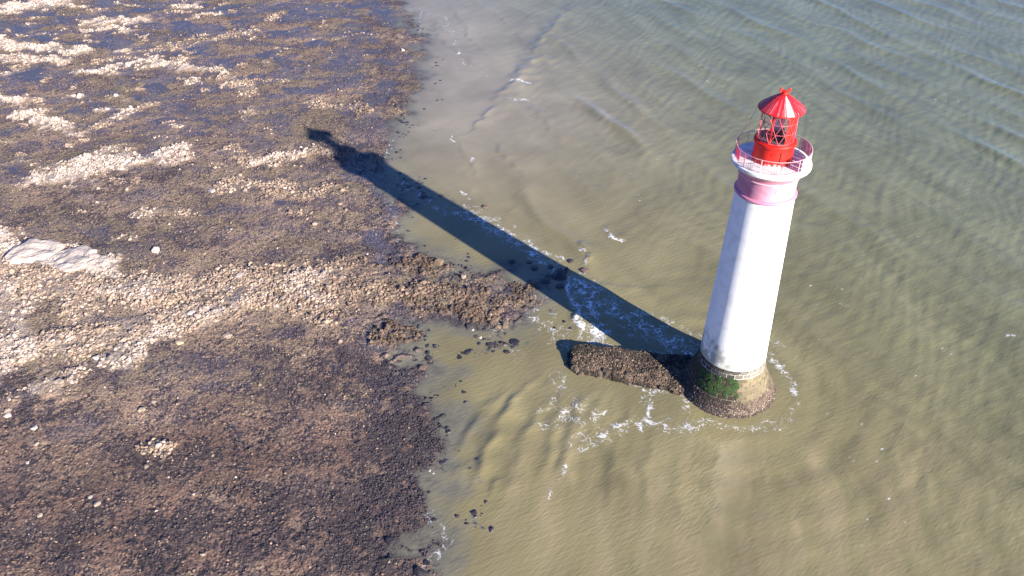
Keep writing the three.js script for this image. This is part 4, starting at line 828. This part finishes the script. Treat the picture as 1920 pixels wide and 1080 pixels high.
  // gallery railing
  const RR = 2.5, ironDark = std(0.32, 0.09, 0.1, 0.55), ironPink = std(0.62, 0.2, 0.26, 0.5), ironPale = std(0.72, 0.66, 0.68, 0.5);
  const ringTube = (y, r, m, name) => { const g = new THREE.TorusGeometry(RR, r, 8, 140); g.rotateX(Math.PI / 2); const o = mesh(name, g, m, lighthouse); o.position.y = y; };
  ringTube(21.93, 0.02, std(0.7, 0.42, 0.46, 0.45), 'top_rail'); ringTube(21.05, 0.012, ironPink, 'bottom_rail');
  const baluster = new THREE.CylinderGeometry(0.0095, 0.0095, 0.88, 5), postGeo = new THREE.CylinderGeometry(0.017, 0.02, 1.0, 8);
  for (let k = 0; k < 96; k++) { const o = mesh('baluster', baluster, k % 5 ? ironDark : ironPink, lighthouse); o.position.copy(polar(RR, k * 3.75, 21.49)); }
  for (let k = 0; k < 12; k++) { const o = mesh('post', postGeo, k % 2 ? ironPink : ironPale, lighthouse); o.position.copy(polar(RR, k * 30 + 1.5, 21.44)); }
  for (let k = 0; k < 6; k++) mesh('wind_screen', rev([[2.53, 21.0], [2.545, 21.0], [2.545, 21.92], [2.53, 21.92], [2.53, 21.0]], 8, -26 + k * 14, -26 + k * 14 + 12.6), std(0.62, 0.6, 0.64, 0.55), lighthouse);
  mesh('mesh_panel', rev([[2.44, 21.06], [2.45, 21.06], [2.45, 21.9], [2.44, 21.9], [2.44, 21.06]], 10, 166, 196), new THREE.MeshPhysicalMaterial({ color: new THREE.Color().setRGB(0.8, 0.2, 0.34), roughness: 1, transmission: 0.6, thickness: 0 }), lighthouse);
  const stay = new THREE.CatmullRomCurve3([polar(1.5, 205, 24.6), polar(1.95, 203, 23.25), polar(2.47, 201, 21.95)]);
  mesh('stay_wire', new THREE.TubeGeometry(stay, 16, 0.012, 5), ironDark, lighthouse);
  // shore life on the foot
  barnacles('oyster_crust', 7000, (r) => {
    const az = r() * 360, y = -0.1 + r() * 1.5, R = footR(y), edge = 1.15 + 0.3 * noise(az / 14, 3) + 0.15 * noise(az / 4, 8); if (y > edge || (y > 0.85 && r() < (y - 0.85) * 1.6)) return null;
    const k = 0.55 + r() * 0.8, low = y < 0.22; return { x: R * Math.cos(az * DEG), y, z: R * Math.sin(az * DEG), r: 0.035 + 0.045 * r(), h: 1, tilt: 1.8, up: new THREE.Vector3(Math.cos(az * DEG), 0.45, Math.sin(az * DEG)).normalize(),
      c: r() < (low ? 0.8 : 0.3 + 0.6 * sstep(92, 118, az) * sstep(260, 230, az) + 0.3 * noise(az / 9, y * 4)) ? tint(0.05, 0.036, 0.036, k) : r() < 0.14 ? tint(0.32, 0.25, 0.21, k) : tint(0.15, 0.1, 0.078, k) };  // shade of the west side put into the crust colour too; darkest near the water
  }, 301, lighthouse);
  barnacles('green_algae', 2600, (r) => {
    const az = 88 + r() * 70, y = 1.25 + r() * 1.75, n = fbm(az / 9, y * 2.2, 3), e = 1 - ((y - 2.2) / 0.7) ** 2 - sat((100 - az) / 14) * 0.8; if (n * 1.5 + e * 0.4 < 0.16 + r() * 0.35) return null;
    const R = footR(y) + 0.02, k = 0.6 + r() * 0.8; return { x: R * Math.cos(az * DEG), y, z: R * Math.sin(az * DEG), r: 0.045 + 0.04 * r(), h: 0.6, tilt: 0.8, up: new THREE.Vector3(Math.cos(az * DEG), 0.35, Math.sin(az * DEG)).normalize(), c: r() < 0.15 ? tint(0.05, 0.07, 0.02, k) : tint(0.017, 0.05, 0.009, k) };
  }, 302, lighthouse);
}
renderer.render(scene, camera);
